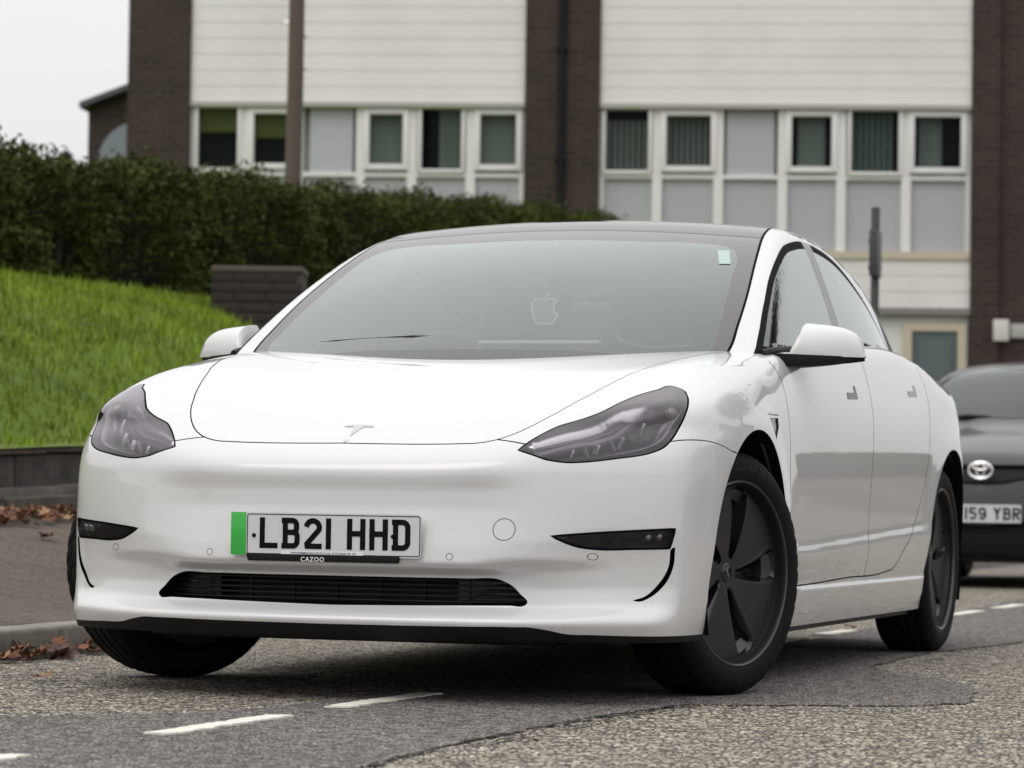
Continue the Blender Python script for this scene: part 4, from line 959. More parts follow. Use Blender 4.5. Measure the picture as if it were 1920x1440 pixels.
for sd in (1, -1):
    V_, T_, N_ = tcut.part('lamp', sd); lo_ = npmesh('headlight', *pocket(V_, T_, N_, .04), M_BEZEL, TOY, smooth=False); npmesh('lens', V_, T_, M_LENS, lo_, N_)
    tcut.obj('side_window', 'window', M_SG, TOY, sd)
    for cy in (0, 2.45):
        w = MB(); w.lathe([(.10, .02), (.17, .05), (.19, .06), (.195, -.06)], 40, 'X'); who = w.build('wheel', M_SILVER, TOY, smooth=True); who.location = (sd * .74, cy, .295); who.rotation_euler = (0, 0, 0 if sd == 1 else math.pi)
        t_ = MB(); t_.lathe([(.185, -.09), (.25, -.1), (.28, -.095), (.295, -.075), (.297, 0), (.295, .075), (.28, .095), (.25, .1), (.185, .085)], 48, 'X'); t_.build('tyre', M_TYRE, who, smooth=True)
        for k in range(7):
            a = 2 * math.pi * k / 7; s_ = MB(); s_.tube([(.04, .02 * math.cos(a), .02 * math.sin(a)), (.045, .185 * math.cos(a), .185 * math.sin(a))], .02, 6); s_.build('spoke', M_SILVER, who, smooth=True)
    MB().box((sd * .82, .42, 1.0), (sd * .98, .52, 1.12)).build('door_mirror', M_TOYP, TOY, bevel=.03, seg=3)
MB().box((-.74, -.35, .16), (.74, 2.8, .24)).build('underbody', M_PLASTIC, TOY)
MB().box((-.70, .45, .80), (.70, .95, .98)).build('dashboard', M_DASH, TOY, bevel=.04)
for x in (-.35, .35):
    h = MB(); h.box((x - .23, 1.25, .4), (x + .23, 1.42, 1.08)); h.box((x - .12, 1.30, 1.1), (x + .12, 1.40, 1.28)); h.build('seat', M_SEAT, TOY, bevel=.04)
for x0, x1 in ((-.62, .02), (-.05, .60)): MB().tube([(x0, .40 + .04 * abs(x0), 1.095 - .03 * abs(x0)), ((x0 + x1) / 2, .40, 1.125), (x1, .42 + .04 * abs(x1), 1.11 - .03 * abs(x1))], .014, 6).build('wiper', M_PLASTIC, TOY, smooth=True)
# oval emblem: ring, inner upright ring and cross ring
ey = -.745; em = MB()
def oval(rx, rz, cx, cz, t, tz=None): return [(cx + rx * math.cos(a), ey, cz + rz * math.sin(a)) for a in np.linspace(0, 2 * math.pi, 33)]
em.tube(oval(.075, .052, 0, .748, 0), .0085, 8); em.tube(oval(.026, .044, 0, .748, 0), .0075, 8); em.tube(oval(.050, .020, 0, .772, 0), .007, 8)
em.build('emblem', mat('emblem_chrome', (.85, .85, .85), .2, .8), TOY, smooth=True)
MB().prism(rrect(.26, .0555, .006), -.008, 0, lambda x, z, h: (x, -.765 - h, .475 + z)).build('plate_base', M_PLATE, TOY)
tpl = MB().prism(rrect(.262, .0575, .006), -.02, -.002, lambda x, z, h: (x, -.765 - h, .475 + z)).build('plate_surround', M_PLATE, TOY)
xc = -.19
for ch in 'LN59 YBR':
    if ch == ' ': xc += .033; continue
    if ch in 'L': xc += .061; continue
    glyph_obj('plate_letter', 'I' if ch == 'N' else ch, M_INK, tpl, (lambda o: lambda x, z, h: (x + o, -.7656 - h, .475 - .0395 + z))(xc)); xc += .061
# ------------------------------------------------------------------ road, kerb, pavement
def road_mat(name, stones, gaps, scale, tone=(.9, 1.1), amt=.6):
    m = mat(name, (.2, .2, .2), .85, spec=.3); g = NG(m)
    wv = g.n('TexNoise', Scale=60., Detail=3); g.l(g.vec(), wv.inputs['Vector'])
    vm = g.n('VectorMath', operation='MULTIPLY_ADD'); vm.inputs[1].default_value = (.006, .006, 0); g.l(wv.outputs['Color'], vm.inputs[0]); g.l(g.vec(), vm.inputs[2])
    v = g.n('TexVoronoi', Scale=scale, Randomness=1.); g.l(vm.outputs[0], v.inputs['Vector'])
    v2 = g.n('TexVoronoi', Scale=scale, Randomness=1., feature='DISTANCE_TO_EDGE'); g.l(vm.outputs[0], v2.inputs['Vector'])
    sc = g.ramp(v.outputs['Color'], [(0., tuple(c * .55 for c in stones)), (.45, stones), (1., tuple(min(1, c * 1.45) for c in stones))])
    gapf = g.ramp(v2.outputs['Distance'], [(.03, (0, 0, 0)), (.19, (1, 1, 1))])
    c = g.mixc(gapf, gaps, sc)
    miss = g.ramp(g.noise(scale * .35, 4, .7), [(.40, (0, 0, 0)), (.52, (1, 1, 1))]); c = g.mixc(miss, g.mixc(.75, c, gaps), c)
    big = g.ramp(g.noise(1.3, 6, .65), [(.3, (tone[0],) * 3), (.7, (tone[1],) * 3)]); c = g.mixc(1., c, big, 'MULTIPLY')
    g.col(c)
    h = g.mixc(.5, gapf, g.noise(scale * .8, 4)); g.bump(h, amt, .012)
    return m
M_ROAD = road_mat('worn_chip_road', (.64, .575, .475), (.026, .022, .018), 60, (.85, 1.1), 1.)
M_PATCH = road_mat('dark_tarmac_patch', (.36, .33, .305), (.035, .032, .030), 80, (.85, 1.1), .8)
M_PAVE = road_mat('pavement_tarmac', (.19, .148, .118), (.05, .041, .034), 110, (.75, 1.2), .4)
npmesh('ground', [(-600, -600, -.30), (600, -600, -.30), (600, 900, -.30), (-600, 900, -.30)], [(0, 1, 2, 3)], mat('far_ground', (.10, .10, .07), .9))['kind'] = 'structure'
tag(npmesh('road', [(-1.60, -120, 0), (7.2, -120, 0), (7.2, 160, 0), (-1.60, 160, 0)], [(0, 1, 2, 3)], M_ROAD, smooth=False), kind='structure')
# resurfaced trench: ragged edged darker tarmac, a few millimetres proud
def ragged(poly, step=.035, amp=.012, seed=1):
    rg = np.random.default_rng(seed); P = np.array(poly, float); out = []
    for i in range(len(P)):
        a, b = P[i], P[(i + 1) % len(P)]; n = max(1, int(np.linalg.norm(b - a) / step)); t = (b - a) / (np.linalg.norm(b - a) + 1e-9); nr = np.array([-t[1], t[0]])
        for k in range(n): out.append(a + (b - a) * k / n + nr * rg.normal(0, amp))
    return out
PATCH = [(-.2, -6), (.85, -6), (.80, -2.61), (.78, -2.33), (.76, -1.9), (.78, -1.5), (.79, -1.05), (.84, -.64), (.87, -.46), (1.13, -.34), (1.38, -.21), (1.5, -.04), (1.47, .27), (1.35, .87), (1.2, 1.09), (1.01, 1.3), (.89, 1.67), (.87, 2.33), (.88, 2.82), (.96, 3.3), (1.02, 3.86), (1.05, 6), (1.1, 60), (.1, 60), (.12, 9), (.22, 5.4), (.26, 3.5), (.02, 1.5), (.0, -.6), (.0, -1.0), (-.10, -1.31), (-.15, -1.51), (-.3, -1.64), (-.43, -1.78), (-.9, -2.1), (-1.2, -3)]
pp = ragged(PATCH, .05, .010, 3)
mb = MB(); mb.prism([tuple(p) for p in pp], -.02, .0045); tag(mb.build('tarmac_patch', M_PATCH), kind='structure')
# open joint along the patch edge
M_CRACK = mat('crack_dark', (.018, .017, .016), .95)
crk = ragged(PATCH[2:9], .022, .006, 5); 
rg = np.random.default_rng(11); wd = np.clip(rg.normal(.005, .004, len(crk)), .001, .03); v, q_ = ribbon([tuple(p) for p in crk[:-20]], 1.); n = len(crk[:-20])
cen = (v[:n] + v[n:]) / 2; nr = (v[:n] - v[n:]); nr = nr / (np.linalg.norm(nr, axis=1)[:, None] + 1e-9)
Vc = np.vstack([cen + nr * wd[:n, None], cen - nr * wd[:n, None] * .6]); tag(npmesh('road_crack', [(x, y, .0062) for x, y in Vc], q_, M_CRACK, smooth=False), kind='structure')
crk = ragged(PATCH[15:21], .03, .008, 6); wd = np.clip(rg.normal(.003, .003, len(crk)), .0005, .012); v, q_ = ribbon([tuple(p) for p in crk[:-60]], 1.); n = len(crk[:-60])
cen = (v[:n] + v[n:]) / 2; nr = (v[:n] - v[n:]); nr = nr / (np.linalg.norm(nr, axis=1)[:, None] + 1e-9)
Vc = np.vstack([cen + nr * wd[:n, None], cen - nr * wd[:n, None] * .6]); tag(npmesh('road_crack', [(x, y, .0062) for x, y in Vc], q_, M_CRACK, smooth=False), kind='structure')
# dashed bay line, worn edges
M_LINE = mat('worn_road_paint', (.70, .68, .60), .7); g = NG(M_LINE); g.col(g.mixc(g.ramp(g.noise(70, 5, .7), [(.60, (0, 0, 0)), (.72, (1, 1, 1))]), (.72, .70, .62), (.22, .20, .18))); g.bump(g.noise(120, 4), .5, .006)
DASH = [(-3.42, -2.72), (-2.09, -1.41), (-1.08, -.42), (2.95, 3.6), (3.93, 4.42), (5.2, 5.85), (6.52, 7.2), (7.7, 8.35), (8.95, 9.6), (10.1, 10.8)]
for k, (y0, y1) in enumerate(DASH):
    x0 = .105 + .0155 * (y0 + 2.5); wl = .062 if k < 4 else .07
    poly = ragged([(x0 - wl / 2, y0), (x0 + wl / 2, y0 + .02), (x0 + wl / 2 + .01, y1), (x0 - wl / 2 + .01, y1 - .02)], .02, .0045, 20 + k)
    mb = MB(); mb.prism([tuple(p) for p in poly], .003, .0085); tag(mb.build('bay_line', M_LINE), kind='structure')
# kerb stones
M_KERB = mat('kerb_concrete', (.17, .16, .145), .85); g = NG(M_KERB)
c = g.ramp(g.noise(9, 8, .7), [(.3, (.13, .12, .10)), (.5, (.235, .22, .195)), (.75, (.33, .31, .275))]); g.col(c); g.bump(g.noise(60, 6, .7), .5, .01)
KERB = tag(MB().box((-1.74, -120, -.2), (-1.61, 160, .03)).build('kerb', M_KERB), kind='structure')
kb = MB(); kb.box((-.065, -.452, -.10), (.065, .452, .10)); k0 = kb.build('kerb_stone', M_KERB, KERB, bevel=.018, seg=3)
y = -4.15; first = True
while y < 34:
    o = k0 if first else k0.copy()
    if not first: COL.objects.link(o); o.parent = KERB
    o.location = (-1.665 + random.uniform(-.006, .006), y, .005 + random.uniform(-.008, .006)); o.rotation_euler = (0, random.uniform(-.02, .02), random.uniform(-.006, .006)); first = False; y += .915
# terrain west of the kerb
def pz(x, y): return .098 + .30 * float(sst(-1.8, -4.2, np.array(x))) * (1.0) + .012 * (y - 5) * float(sst(-1.9, -4, np.array(x))) * .8
nx, ny = 24, 80; xs_ = np.linspace(-1.725, -4.35, nx); ys_ = np.linspace(-30, 60, ny)
V = [(x, y, max(.09, pz(x, min(y, 20)))) for x in xs_ for y in ys_]
tag(npmesh('pavement', V, [(i * ny + j, i * ny + j + 1, (i + 1) * ny + j + 1, (i + 1) * ny + j) for i in range(nx - 1) for j in range(ny - 1)], M_PAVE), kind='structure')
M_SOIL = mat('lawn_soil', (.045, .075, .014), .95); g = NG(M_SOIL); g.col(g.ramp(g.noise(2.2, 8, .7), [(.3, (.06, .095, .012)), (.55, (.11, .17, .018)), (.75, (.17, .21, .03))]))
def wall_z(y): return .74 + .028 * (y - 5.4)
def bz(x, y):
    yy = min(y, 24); top = 1.87 + .012 * (min(y, 24) - 11)
    base = wall_z(yy); q = float(sst(-4.2, -6.9, np.array(x))); lin = min(1, max(0, (-4.3 - x) / 2.1)); f_ = 1 - (1 - lin) ** 2.1
    z = base + (top - base) * f_
    far = float(sst(24, 29, np.array(y))); z = z * (1 - far) + (.60 if x > -6 else .72) * far
    near = float(sst(6, -6, np.array(y))); return z * (1 - near) + (.5 + (z - .5) * .5) * near
nx, ny = 60, 90; xs_ = np.concatenate([np.linspace(-4.20, -8.5, 36), np.linspace(-9.5, -60, nx - 36)]); ys_ = np.concatenate([np.linspace(-20, 30, 70), np.linspace(32, 90, ny - 70)])
V = [(x, y, bz(x, y) + random.gauss(0, .008)) for x in xs_ for y in ys_]
tag(npmesh('lawn_bank', V, [(i * ny + j, i * ny + j + 1, (i + 1) * ny + j + 1, (i + 1) * ny + j) for i in range(nx - 1) for j in range(ny - 1)], M_SOIL), kind='structure')
# grass blades on the bank, as dense as the picture needs
M_GRASS = mat('grass_blades', (.10, .17, .02), .6, spec=.3); g = NG(M_GRASS); g.col(g.ramp(g.noise(1.6, 7, .7), [(.32, (.065, .095, .010)), (.45, (.15, .215, .014)), (.56, (.215, .31, .02)), (.68, (.25, .33, .03)), (.8, (.20, .17, .05))]))
NB = 110000; gx = RNG.uniform(-6.9, -4.42, NB); gx = np.where(RNG.random(NB) < .07, RNG.uniform(-4.6, -4.41, NB), gx); gy = -1 + 19 * RNG.random(NB); V = np.zeros((NB, 3, 3)); hgt = RNG.uniform(.025, .075, NB) * (1 + .6 * (RNG.random(NB) > .92)); an = RNG.uniform(0, 2 * np.pi, NB); le = RNG.uniform(.1, .7, NB)
bzv = np.array([bz(a, b) for a, b in zip(np.linspace(-6.9, -4.38, 120), [9.] * 120)])
zz = np.array([0.] * NB)
gxi = np.linspace(-6.9, -4.20, 60); gyi = np.linspace(-1, 18, 60); ZG = np.array([[bz(a, b) for b in gyi] for a in gxi])
gx = np.where(gx > -4.6, gx + (gx + 4.6), gx); gx = np.minimum(gx, -4.215); fi = (gx + 6.9) / 2.70 * 58.999; fj = (gy + 1) / 19 * 58.999; i0 = fi.astype(int); j0 = fj.astype(int); fi -= i0; fj -= j0
zz = ZG[i0, j0] * (1 - fi) * (1 - fj) + ZG[i0 + 1, j0] * fi * (1 - fj) + ZG[i0, j0 + 1] * (1 - fi) * fj + ZG[i0 + 1, j0 + 1] * fi * fj
wv_ = RNG.uniform(.004, .008, NB)
V[:, 0] = np.stack([gx - np.sin(an) * wv_, gy + np.cos(an) * wv_, zz - .01], -1); V[:, 1] = np.stack([gx + np.sin(an) * wv_, gy - np.cos(an) * wv_, zz - .01], -1); V[:, 2] = np.stack([gx + np.cos(an) * le * hgt, gy + np.sin(an) * le * hgt, zz + hgt], -1)
me = bpy.data.meshes.new('grass'); me.vertices.add(NB * 3); me.vertices.foreach_set('co', V.reshape(-1)); me.loops.add(NB * 3); me.loops.foreach_set('vertex_index', np.arange(NB * 3)); me.polygons.add(NB); me.polygons.foreach_set('loop_start', np.arange(NB) * 3); me.update(calc_edges=True)
tag(link('grass', me, M_GRASS), 'short bright green grass on the bank above the low wall', 'grass', kind='stuff')
# ------------------------------------------------------------------ low stepped retaining wall
WALL = empty('retaining_wall', (-4.1, 5, .4)); tag(WALL, 'low stepped concrete retaining wall between the pavement and the grass bank', 'wall')
M_WALL = mat('weathered_concrete', (.09, .082, .07), .9); g = NG(M_WALL); g.col(g.ramp(g.noise(5, 8, .7), [(.3, (.022, .02, .017)), (.5, (.05, .045, .038)), (.75, (.10, .088, .072))])); g.bump(g.noise(40, 6, .7), .5, .01)
M_COPE = mat('coping_concrete', (.12, .11, .095), .9); g = NG(M_COPE); g.col(g.ramp(g.noise(6, 8, .7), [(.3, (.06, .055, .045)), (.6, (.14, .125, .105)), (.8, (.19, .175, .15))]))
def piece(name, a, b, m, n, y0, step, slope=.028):
    mb = MB(); mb.box(a, b); o0 = mb.build(name, m, WALL, bevel=.012)
    for k in range(n):
        o = o0 if k == 0 else o0.copy()
        if k: COL.objects.link(o); o.parent = WALL
        o.location = (random.uniform(-.008, .008), y0 - 5 + k * step, slope * (y0 + k * step - 5.3) + random.uniform(-.006, .006)); o.rotation_euler = (math.atan(slope), 0, 0)
piece('step_stone', (-.10, -.447, -.30), (.06, .447, .10), M_WALL, 36, -7, .9); piece('step_tread', (-.30, -.447, .02), (-.09, .447, .14), M_COPE, 36, -7, .9)
piece('wall_block', (-.34, -.447, -.3), (-.16, .447, .30), M_WALL, 36, -7.4, .9); piece('coping_stone', (-.36, -.447, .302), (-.13, .447, .345), M_COPE, 36, -7.1, .9)
# ------------------------------------------------------------------ brick planter on the bank
PLN = empty('brick_planter', (-5.30, 11.08, 1.61), math.radians(18)); tag(PLN, 'small dark brick box with pale coping standing on the grass in front of the hedge', 'planter')
M_BR0 = mat('planter_brick', (.034, .026, .022), .95); 
for r_ in range(6):
    for c_ in range(3):
        mb = MB(); x0 = -.31 + c_ * .21 - (.05 if r_ % 2 else 0); mb.box((max(x0, -.31), 0, r_ * .068), (min(x0 + .20, .30), .5, r_ * .068 + .060)); mb.build('brick', M_BR0, PLN, bevel=.005)
MB().box((-.30, .012, -.2), (.295, .49, .40)).build('mortar_core', mat('mortar_dark', (.06, .05, .045), .95), PLN)
MB().box((-.312, -.004, .405), (.305, .505, .445)).build('coping', mat('planter_coping', (.10, .08, .066), .9), PLN, bevel=.01)
# ------------------------------------------------------------------ hedge
HED = empty('clipped_hedge', (-7.2, 16, 1.9)); tag(HED, 'long clipped dark evergreen hedge on top of the grass bank', 'hedge')
M_LEAFH = mat('hedge_leaf', (.04, .06, .015), .8, spec=.1); g = NG(M_LEAFH); g.col(g.ramp(g.noise(3.0, 6, .7), [(.3, (.016, .021, .007)), (.5, (.045, .060, .013)), (.68, (.090, .108, .024)), (.85, (.12, .09, .032))]))
def hedge_top(y): return float(np.interp(y, [-4, 6, 10.1, 11.4, 13.5, 15.6, 16.9, 19, 21.3, 23.5, 25], [2.55, 2.65, 2.73, 2.77, 2.94, 3.0, 3.09, 3.23, 3.39, 3.49, 3.52]))
NL = 120000; cy = RNG.uniform(3, 24.8, NL); side = RNG.random(NL)
tp = np.array([hedge_top(v) for v in cy]); bs_ = 1.82
# shell positions: front face, top, and inside
fx = np.where(side < .62, RNG.normal(-6.72, .10, NL), RNG.uniform(-8.0, -6.65, NL)); fz = np.where(side < .62, bs_ + (tp - bs_) * RNG.random(NL) ** .8, tp + RNG.normal(-.02, .055, NL))
lump = .13 * np.sin(cy * 2.1 + 3 * fz) + .10 * np.sin(cy * 5.3 + 1.7 * fz + 1) ; fx += np.where(side < .62, lump, 0); fz += np.where(side >= .62, .05 * np.sin(cy * 3.3 + fx * 4), 0)
hole = (np.sin(cy * 3.7 + fz * 5) * np.sin(cy * 1.9 - fz * 7 + 2) > .62) & (side < .62) & (fz < tp - .35)
keep = ~hole; cy, fx, fz = cy[keep], fx[keep], fz[keep]; n = len(cy)
def leaf_cloud(name, P, size, m, parent, kind='stuff', up=.3, rng=RNG):
    n = len(P); a = rng.normal(size=(n, 3)); a[:, 2] += up; a /= np.linalg.norm(a, axis=1)[:, None]; b = np.cross(a, rng.normal(size=(n, 3))); b /= np.linalg.norm(b, axis=1)[:, None]; c = np.cross(a, b)
    s = rng.uniform(.6, 1.3, (n, 1)) * size
    V = np.stack([P - b * s, P + c * s * .45 + a * s * .1, P + b * s, P - c * s * .45 + a * s * .1], 1).reshape(-1, 3)
    me = bpy.data.meshes.new(name); me.vertices.add(4 * n); me.vertices.foreach_set('co', V.reshape(-1)); me.loops.add(4 * n); me.loops.foreach_set('vertex_index', np.arange(4 * n)); me.polygons.add(n); me.polygons.foreach_set('loop_start', np.arange(n) * 4); me.update(calc_edges=True)
    o = link(name, me, m, parent); o['kind'] = 'stuff'; return o
hl = leaf_cloud('foliage', np.stack([fx + 7.2, cy - 16, fz - 1.9], -1), .028, M_LEAFH, HED)
mb = MB(); ysh = np.linspace(3, 24.8, 60)
rows = []
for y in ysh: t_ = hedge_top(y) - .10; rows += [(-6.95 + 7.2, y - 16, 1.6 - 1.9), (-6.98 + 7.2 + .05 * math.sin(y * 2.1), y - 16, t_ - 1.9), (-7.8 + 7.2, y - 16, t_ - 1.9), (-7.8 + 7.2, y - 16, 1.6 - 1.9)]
mb.add(rows, [(4 * i + a, 4 * i + (a + 1) % 4, 4 * i + 4 + (a + 1) % 4, 4 * i + 4 + a) for i in range(59) for a in range(4)] + [(0, 1, 2, 3), (236, 237, 238, 239)]); mb.build('dark_core', mat('hedge_inside', (.012, .012, .008), .95), HED)  # near-black solid behind the leaf shell, fills the gaps between leaves
for k in range(26):
    y = 4 + k * .8; MB().tube([(-6.85 + 7.2, y - 16, 1.75 - 1.9), (-6.8 + 7.2 + random.uniform(-.1, .1), y - 16 + random.uniform(-.2, .2), 2.5 - 1.9)], [.025, .012], 6).build('stem', mat('hedge_stem', (.05, .035, .022), .9), HED)
# ------------------------------------------------------------------ terraced houses
FA = math.radians(13.851); FO = Vector((-13.716, 28.491, 0))
M_BRICK = mat('dark_brick', (.05, .033, .028), .9); g = NG(M_BRICK)
tcn = g.n('TexCoord'); sp_ = g.n('SeparateXYZ'); g.l(tcn.outputs['Object'], sp_.inputs[0]); ad = g.n('Math', operation='ADD'); g.l(sp_.outputs['X'], ad.inputs[0]); g.l(sp_.outputs['Y'], ad.inputs[1]); cb_ = g.n('CombineXYZ'); g.l(ad.outputs[0], cb_.inputs['X']); g.l(sp_.outputs['Z'], cb_.inputs['Y'])
bt = g.n('TexBrick', Scale=1.0); bt.inputs['Brick Width'].default_value = .225; bt.inputs['Row Height'].default_value = .075; bt.inputs['Mortar Size'].default_value = .010; bt.inputs['Color1'].default_value = (.032, .020, .016, 1); bt.inputs['Color2'].default_value = (.050, .032, .026, 1); bt.inputs['Mortar'].default_value = (.058, .046, .039, 1)
g.l(cb_.outputs[0], bt.inputs['Vector']); g.col(g.mixc(1., bt.outputs['Color'], g.ramp(g.noise(.9, 5), [(.3, (.75,) * 3), (.7, (1.2,) * 3)]), 'MULTIPLY')); g.bump(bt.outputs['Fac'], .5, -.008)
M_CLAD = mat('white_cladding', (.74, .72, .69), .55); g = NG(M_CLAD); g.col(g.ramp(g.noise(.7, 6, .6), [(.3, (.72, .69, .67)), (.55, (.79, .765, .75)), (.75, (.80, .73, .70))]))
M_UPVC = mat('white_window_frame', (.76, .75, .74), .4); M_PANEL = mat('grey_infill_panel', (.42, .43, .45), .5); M_PANEL2 = mat('pale_blue_grey_panel', (.44, .45, .48), .5); M_CREAM = mat('cream_trim', (.55, .49, .38), .6)
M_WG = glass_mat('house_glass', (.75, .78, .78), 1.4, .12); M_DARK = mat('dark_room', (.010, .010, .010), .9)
M_BL = {'vert': mat('vertical_blind', (.30, .30, .265), .7), 'green': mat('green_blind', (.20, .25, .21), .7), 'roller': mat('olive_roller_blind', (.20, .21, .04), .7), 'curt': mat('grey_green_curtain', (.44, .47, .42), .8)}
def house(name, label, u0, u1, wins, brick_l, brick_r, lower=True, door=None):
    H = empty(name, (FO.x, FO.y, 0), FA); tag(H, label, 'house', 'terraced houses behind the hedge')
    zt_ = 8.3
    MB().box((u0, .30, -.3), (u1, 8, zt_)).build('house_wall', M_BRICK, H)
    for k, (a, b, off) in enumerate(brick_l + brick_r): MB().box((a, off, -.3), (b, .36, zt_ + .3)).build('brick_pier', M_BRICK, H)
    # white cladding boards
    z = 5.545
    while z < zt_:
        mb = MB(); mb.add([(u0, .0, z), (u1, .0, z), (u1, .005, z + .205), (u0, .005, z + .205), (u0, .3, z), (u1, .3, z), (u1, .3, z + .205), (u0, .3, z + .205)], [(0, 1, 2, 3), (0, 4, 5, 1), (3, 2, 6, 7), (0, 3, 7, 4), (1, 5, 6, 2)])
        mb.build('cladding_board', M_CLAD, H); z += .205
    MB().box((u0, -.03, 5.485), (u1, .3, 5.545)).build('drip_trim', mat('drip_trim_grey', (.42, .40, .37), .7), H)  # warm grey strip below the lowest cladding board
    # window band
    for k, (a, b, kind, cov) in enumerate(wins):
        z0, z1 = (4.70, 5.47) if kind != 'o' else (4.76, 5.40)
        if kind == 'p':
            MB().box((a, .10, 4.60), (b, .13, 5.48)).build('infill_panel', M_PANEL2 if cov else M_PANEL, H); continue
        fr = MB(); t = .045 if kind != 'o' else .075
        fr.box((a - t, .02, z0 - t), (a, .14, z1 + t)); fr.box((b, .02, z0 - t), (b + t, .14, z1 + t)); fr.box((a, .02, z0 - t), (b, .14, z0)); fr.box((a, .02, z1), (b, .14, z1 + t)); w = fr.build('window', M_UPVC, H, bevel=.008)
        MB().box((a, .09, z0), (b, .10, z1)).build('pane', M_WG, w); MB().box((a - .02, .265, z0 - .02), (b + .02, .28, z1 + .02)).build('room_behind', M_DARK, w)
        bl = MB()
        if cov in ('vert', 'green'):
            for q in range(int((b - a) / .075)): x = a + .04 + q * .075; bl.box((x - .026, .16 + .012 * (q % 2), z0), (x + .026, .165 + .012 * (q % 2), z1 - (.02 if cov == 'green' else .12 * (k == 0))))
            bl.build('blind', M_BL[cov], w)
        elif cov == 'roller': bl.box((a, .15, z1 - .30), (b, .16, z1)); bl.build('blind', M_BL['roller'], w)
        elif cov:
            c0, c1 = cov; n = 24; vs = []
            for q in range(n + 1): x = a + (b - a) * (c0 + (c1 - c0) * q / n); yy = .17 + .02 * math.sin(q * 1.9); vs += [(x, yy, z0), (x, yy, z1)]
            bl.add(vs, [(2 * q, 2 * q + 2, 2 * q + 3, 2 * q + 1) for q in range(n)]); bl.build('curtain', M_BL['curt'], w, smooth=True)
    # mullions between the windows and panels below
    ed = [u0] + [(wins[i][1] + wins[i + 1][0]) / 2 for i in range(len(wins) - 1)] + [u1]
    for i, e in enumerate(ed): MB().box((max(u0, e - .06), .05, 3.62), (min(u1, e + .06), .16, 5.484)).build('mullion', M_UPVC, H)
    for i in range(len(wins)):
        MB().box((ed[i] + .06, .12, 3.70), (ed[i + 1] - .06, .15, 4.60)).build('apron_panel', M_PANEL, H)
        MB().box((ed[i] + .06, .06, 4.60), (ed[i + 1] - .06, .155, 4.655)).build('transom', M_UPVC, H)
    MB().box((u0, .285, 3.5), (u1, .298, 5.484)).build('backing', M_UPVC, H)
    MB().box((u0, -.01, 3.60), (u1, .17, 3.695)).build('sill', M_CREAM, H)
    z = 2.99
    while z < 3.55: MB().box((u0, .02, z), (u1, .2, min(z + .20, 3.598))).build('fascia_board', M_CLAD, H); z += .205
    MB().box((u0, -.06, 2.90), (u1, .25, 2.985)).build('lintel', mat('lintel_grey', (.22, .21, .20), .7), H)
    return H
L_W = [(.10, .61, 'f', 'roller'), (.82, 1.25, 'o', 'roller'), (1.54, 2.09, 'p', 1), (2.31, 2.74, 'o', (0, 1)), (2.98, 3.49, 'f', (.42, 1)), (3.73, 4.19, 'o', (0, 1))]
R_W = [(5.33, 5.87, 'f', 'vert'), (6.10, 6.66, 'o', 'vert'), (6.86, 7.46, 'p', 0), (7.68, 8.18, 'o', (.15, .85)), (8.43, 9.02, 'f', 'green'), (9.22, 9.80, 'o', (.1, .6))]
HL = house('terraced_house', 'white clad terraced house with olive roller blinds and curtains behind the hedge', 0., 4.295, L_W, [(-.81, 0., -.05)], [])
HR = house('terraced_house', 'white clad terraced house with vertical blinds, porch and grey panels above the parked cars', 5.255, 9.925, R_W, [(4.30, 5.25, -.05)], [])
MB().tube([(4.77, -.10, .6), (4.77, -.10, 8.4)], .045, 10).build('drain_pipe', M_PLASTIC, HR, smooth=True)
for z in (1.6, 3.2, 4.8, 6.2): MB().box((4.70, -.15, z), (4.84, -.05, z + .06)).build('pipe_clip', M_PLASTIC, HR)
# ground floor of the right house: dark window, white porch, glazed door
MB().box((5.255, .12, -.3), (8.72, .29, 2.90)).build('ground_floor_wall', M_UPVC, HR)
MB().box((8.05, .06, 1.5), (8.62, .11, 2.88)).build('side_light', M_DARK, HR)
MB().box((8.74, .08, -.3), (9.92, .29, 2.895)).build('porch_wall', M_UPVC, HR)
dr = MB(); dr.box((9.10, .0, .72), (9.21, .078, 2.79)); dr.box((9.78, .0, .72), (9.89, .078, 2.79)); dr.box((9.21, .0, 2.70), (9.78, .078, 2.79)); dr = dr.build('door', M_CREAM, HR)
MB().box((9.22, .03, .75), (9.77, .07, 2.69)).build('door_panel', mat('door_blue_green', (.085, .115, .12), .25), dr)
MB().box((9.30, .02, 1.7), (9.69, .035, 2.60)).build('pane', mat('frosted_pane', (.10, .13, .135), .2), dr); MB().box((9.24, -.02, 1.68), (9.27, .03, 1.78)).build('handle', M_CHROME, dr)
# next house on the right: dark brick with two small name plates
HB = empty('brick_house', (FO.x, FO.y, 0), FA); tag(HB, 'dark brown brick house with two small wall plates beside the porch', 'house', 'terraced houses behind the hedge')
MB().box((9.93, -.05, -.3), (10.28, .36, 8.6)).build('brick_pier', M_BRICK, HB); MB().box((10.28, .02, -.3), (11.75, 8, 8.6)).build('wall', M_BRICK, HB)
MB().box((10.215, -.09, 2.58), (10.41, -.048 + .066, 2.85)).build('number_plate', mat('plate_pinkwhite', (.66, .62, .60), .5), HB, bevel=.01); MB().box((10.43, -.03, 2.62), (11.3, .018, 2.80)).build('name_plate', mat('plate_greygreen', (.42, .43, .40), .5), HB, bevel=.01)
w = MB(); w.box((11.72, 2.4, 4.5), (11.80, 4.4, 5.6)); w = w.build('window', M_UPVC, HB); MB().box((11.79, 2.5, 4.6), (11.815, 4.3, 5.5)).build('pane', M_DARK, w)
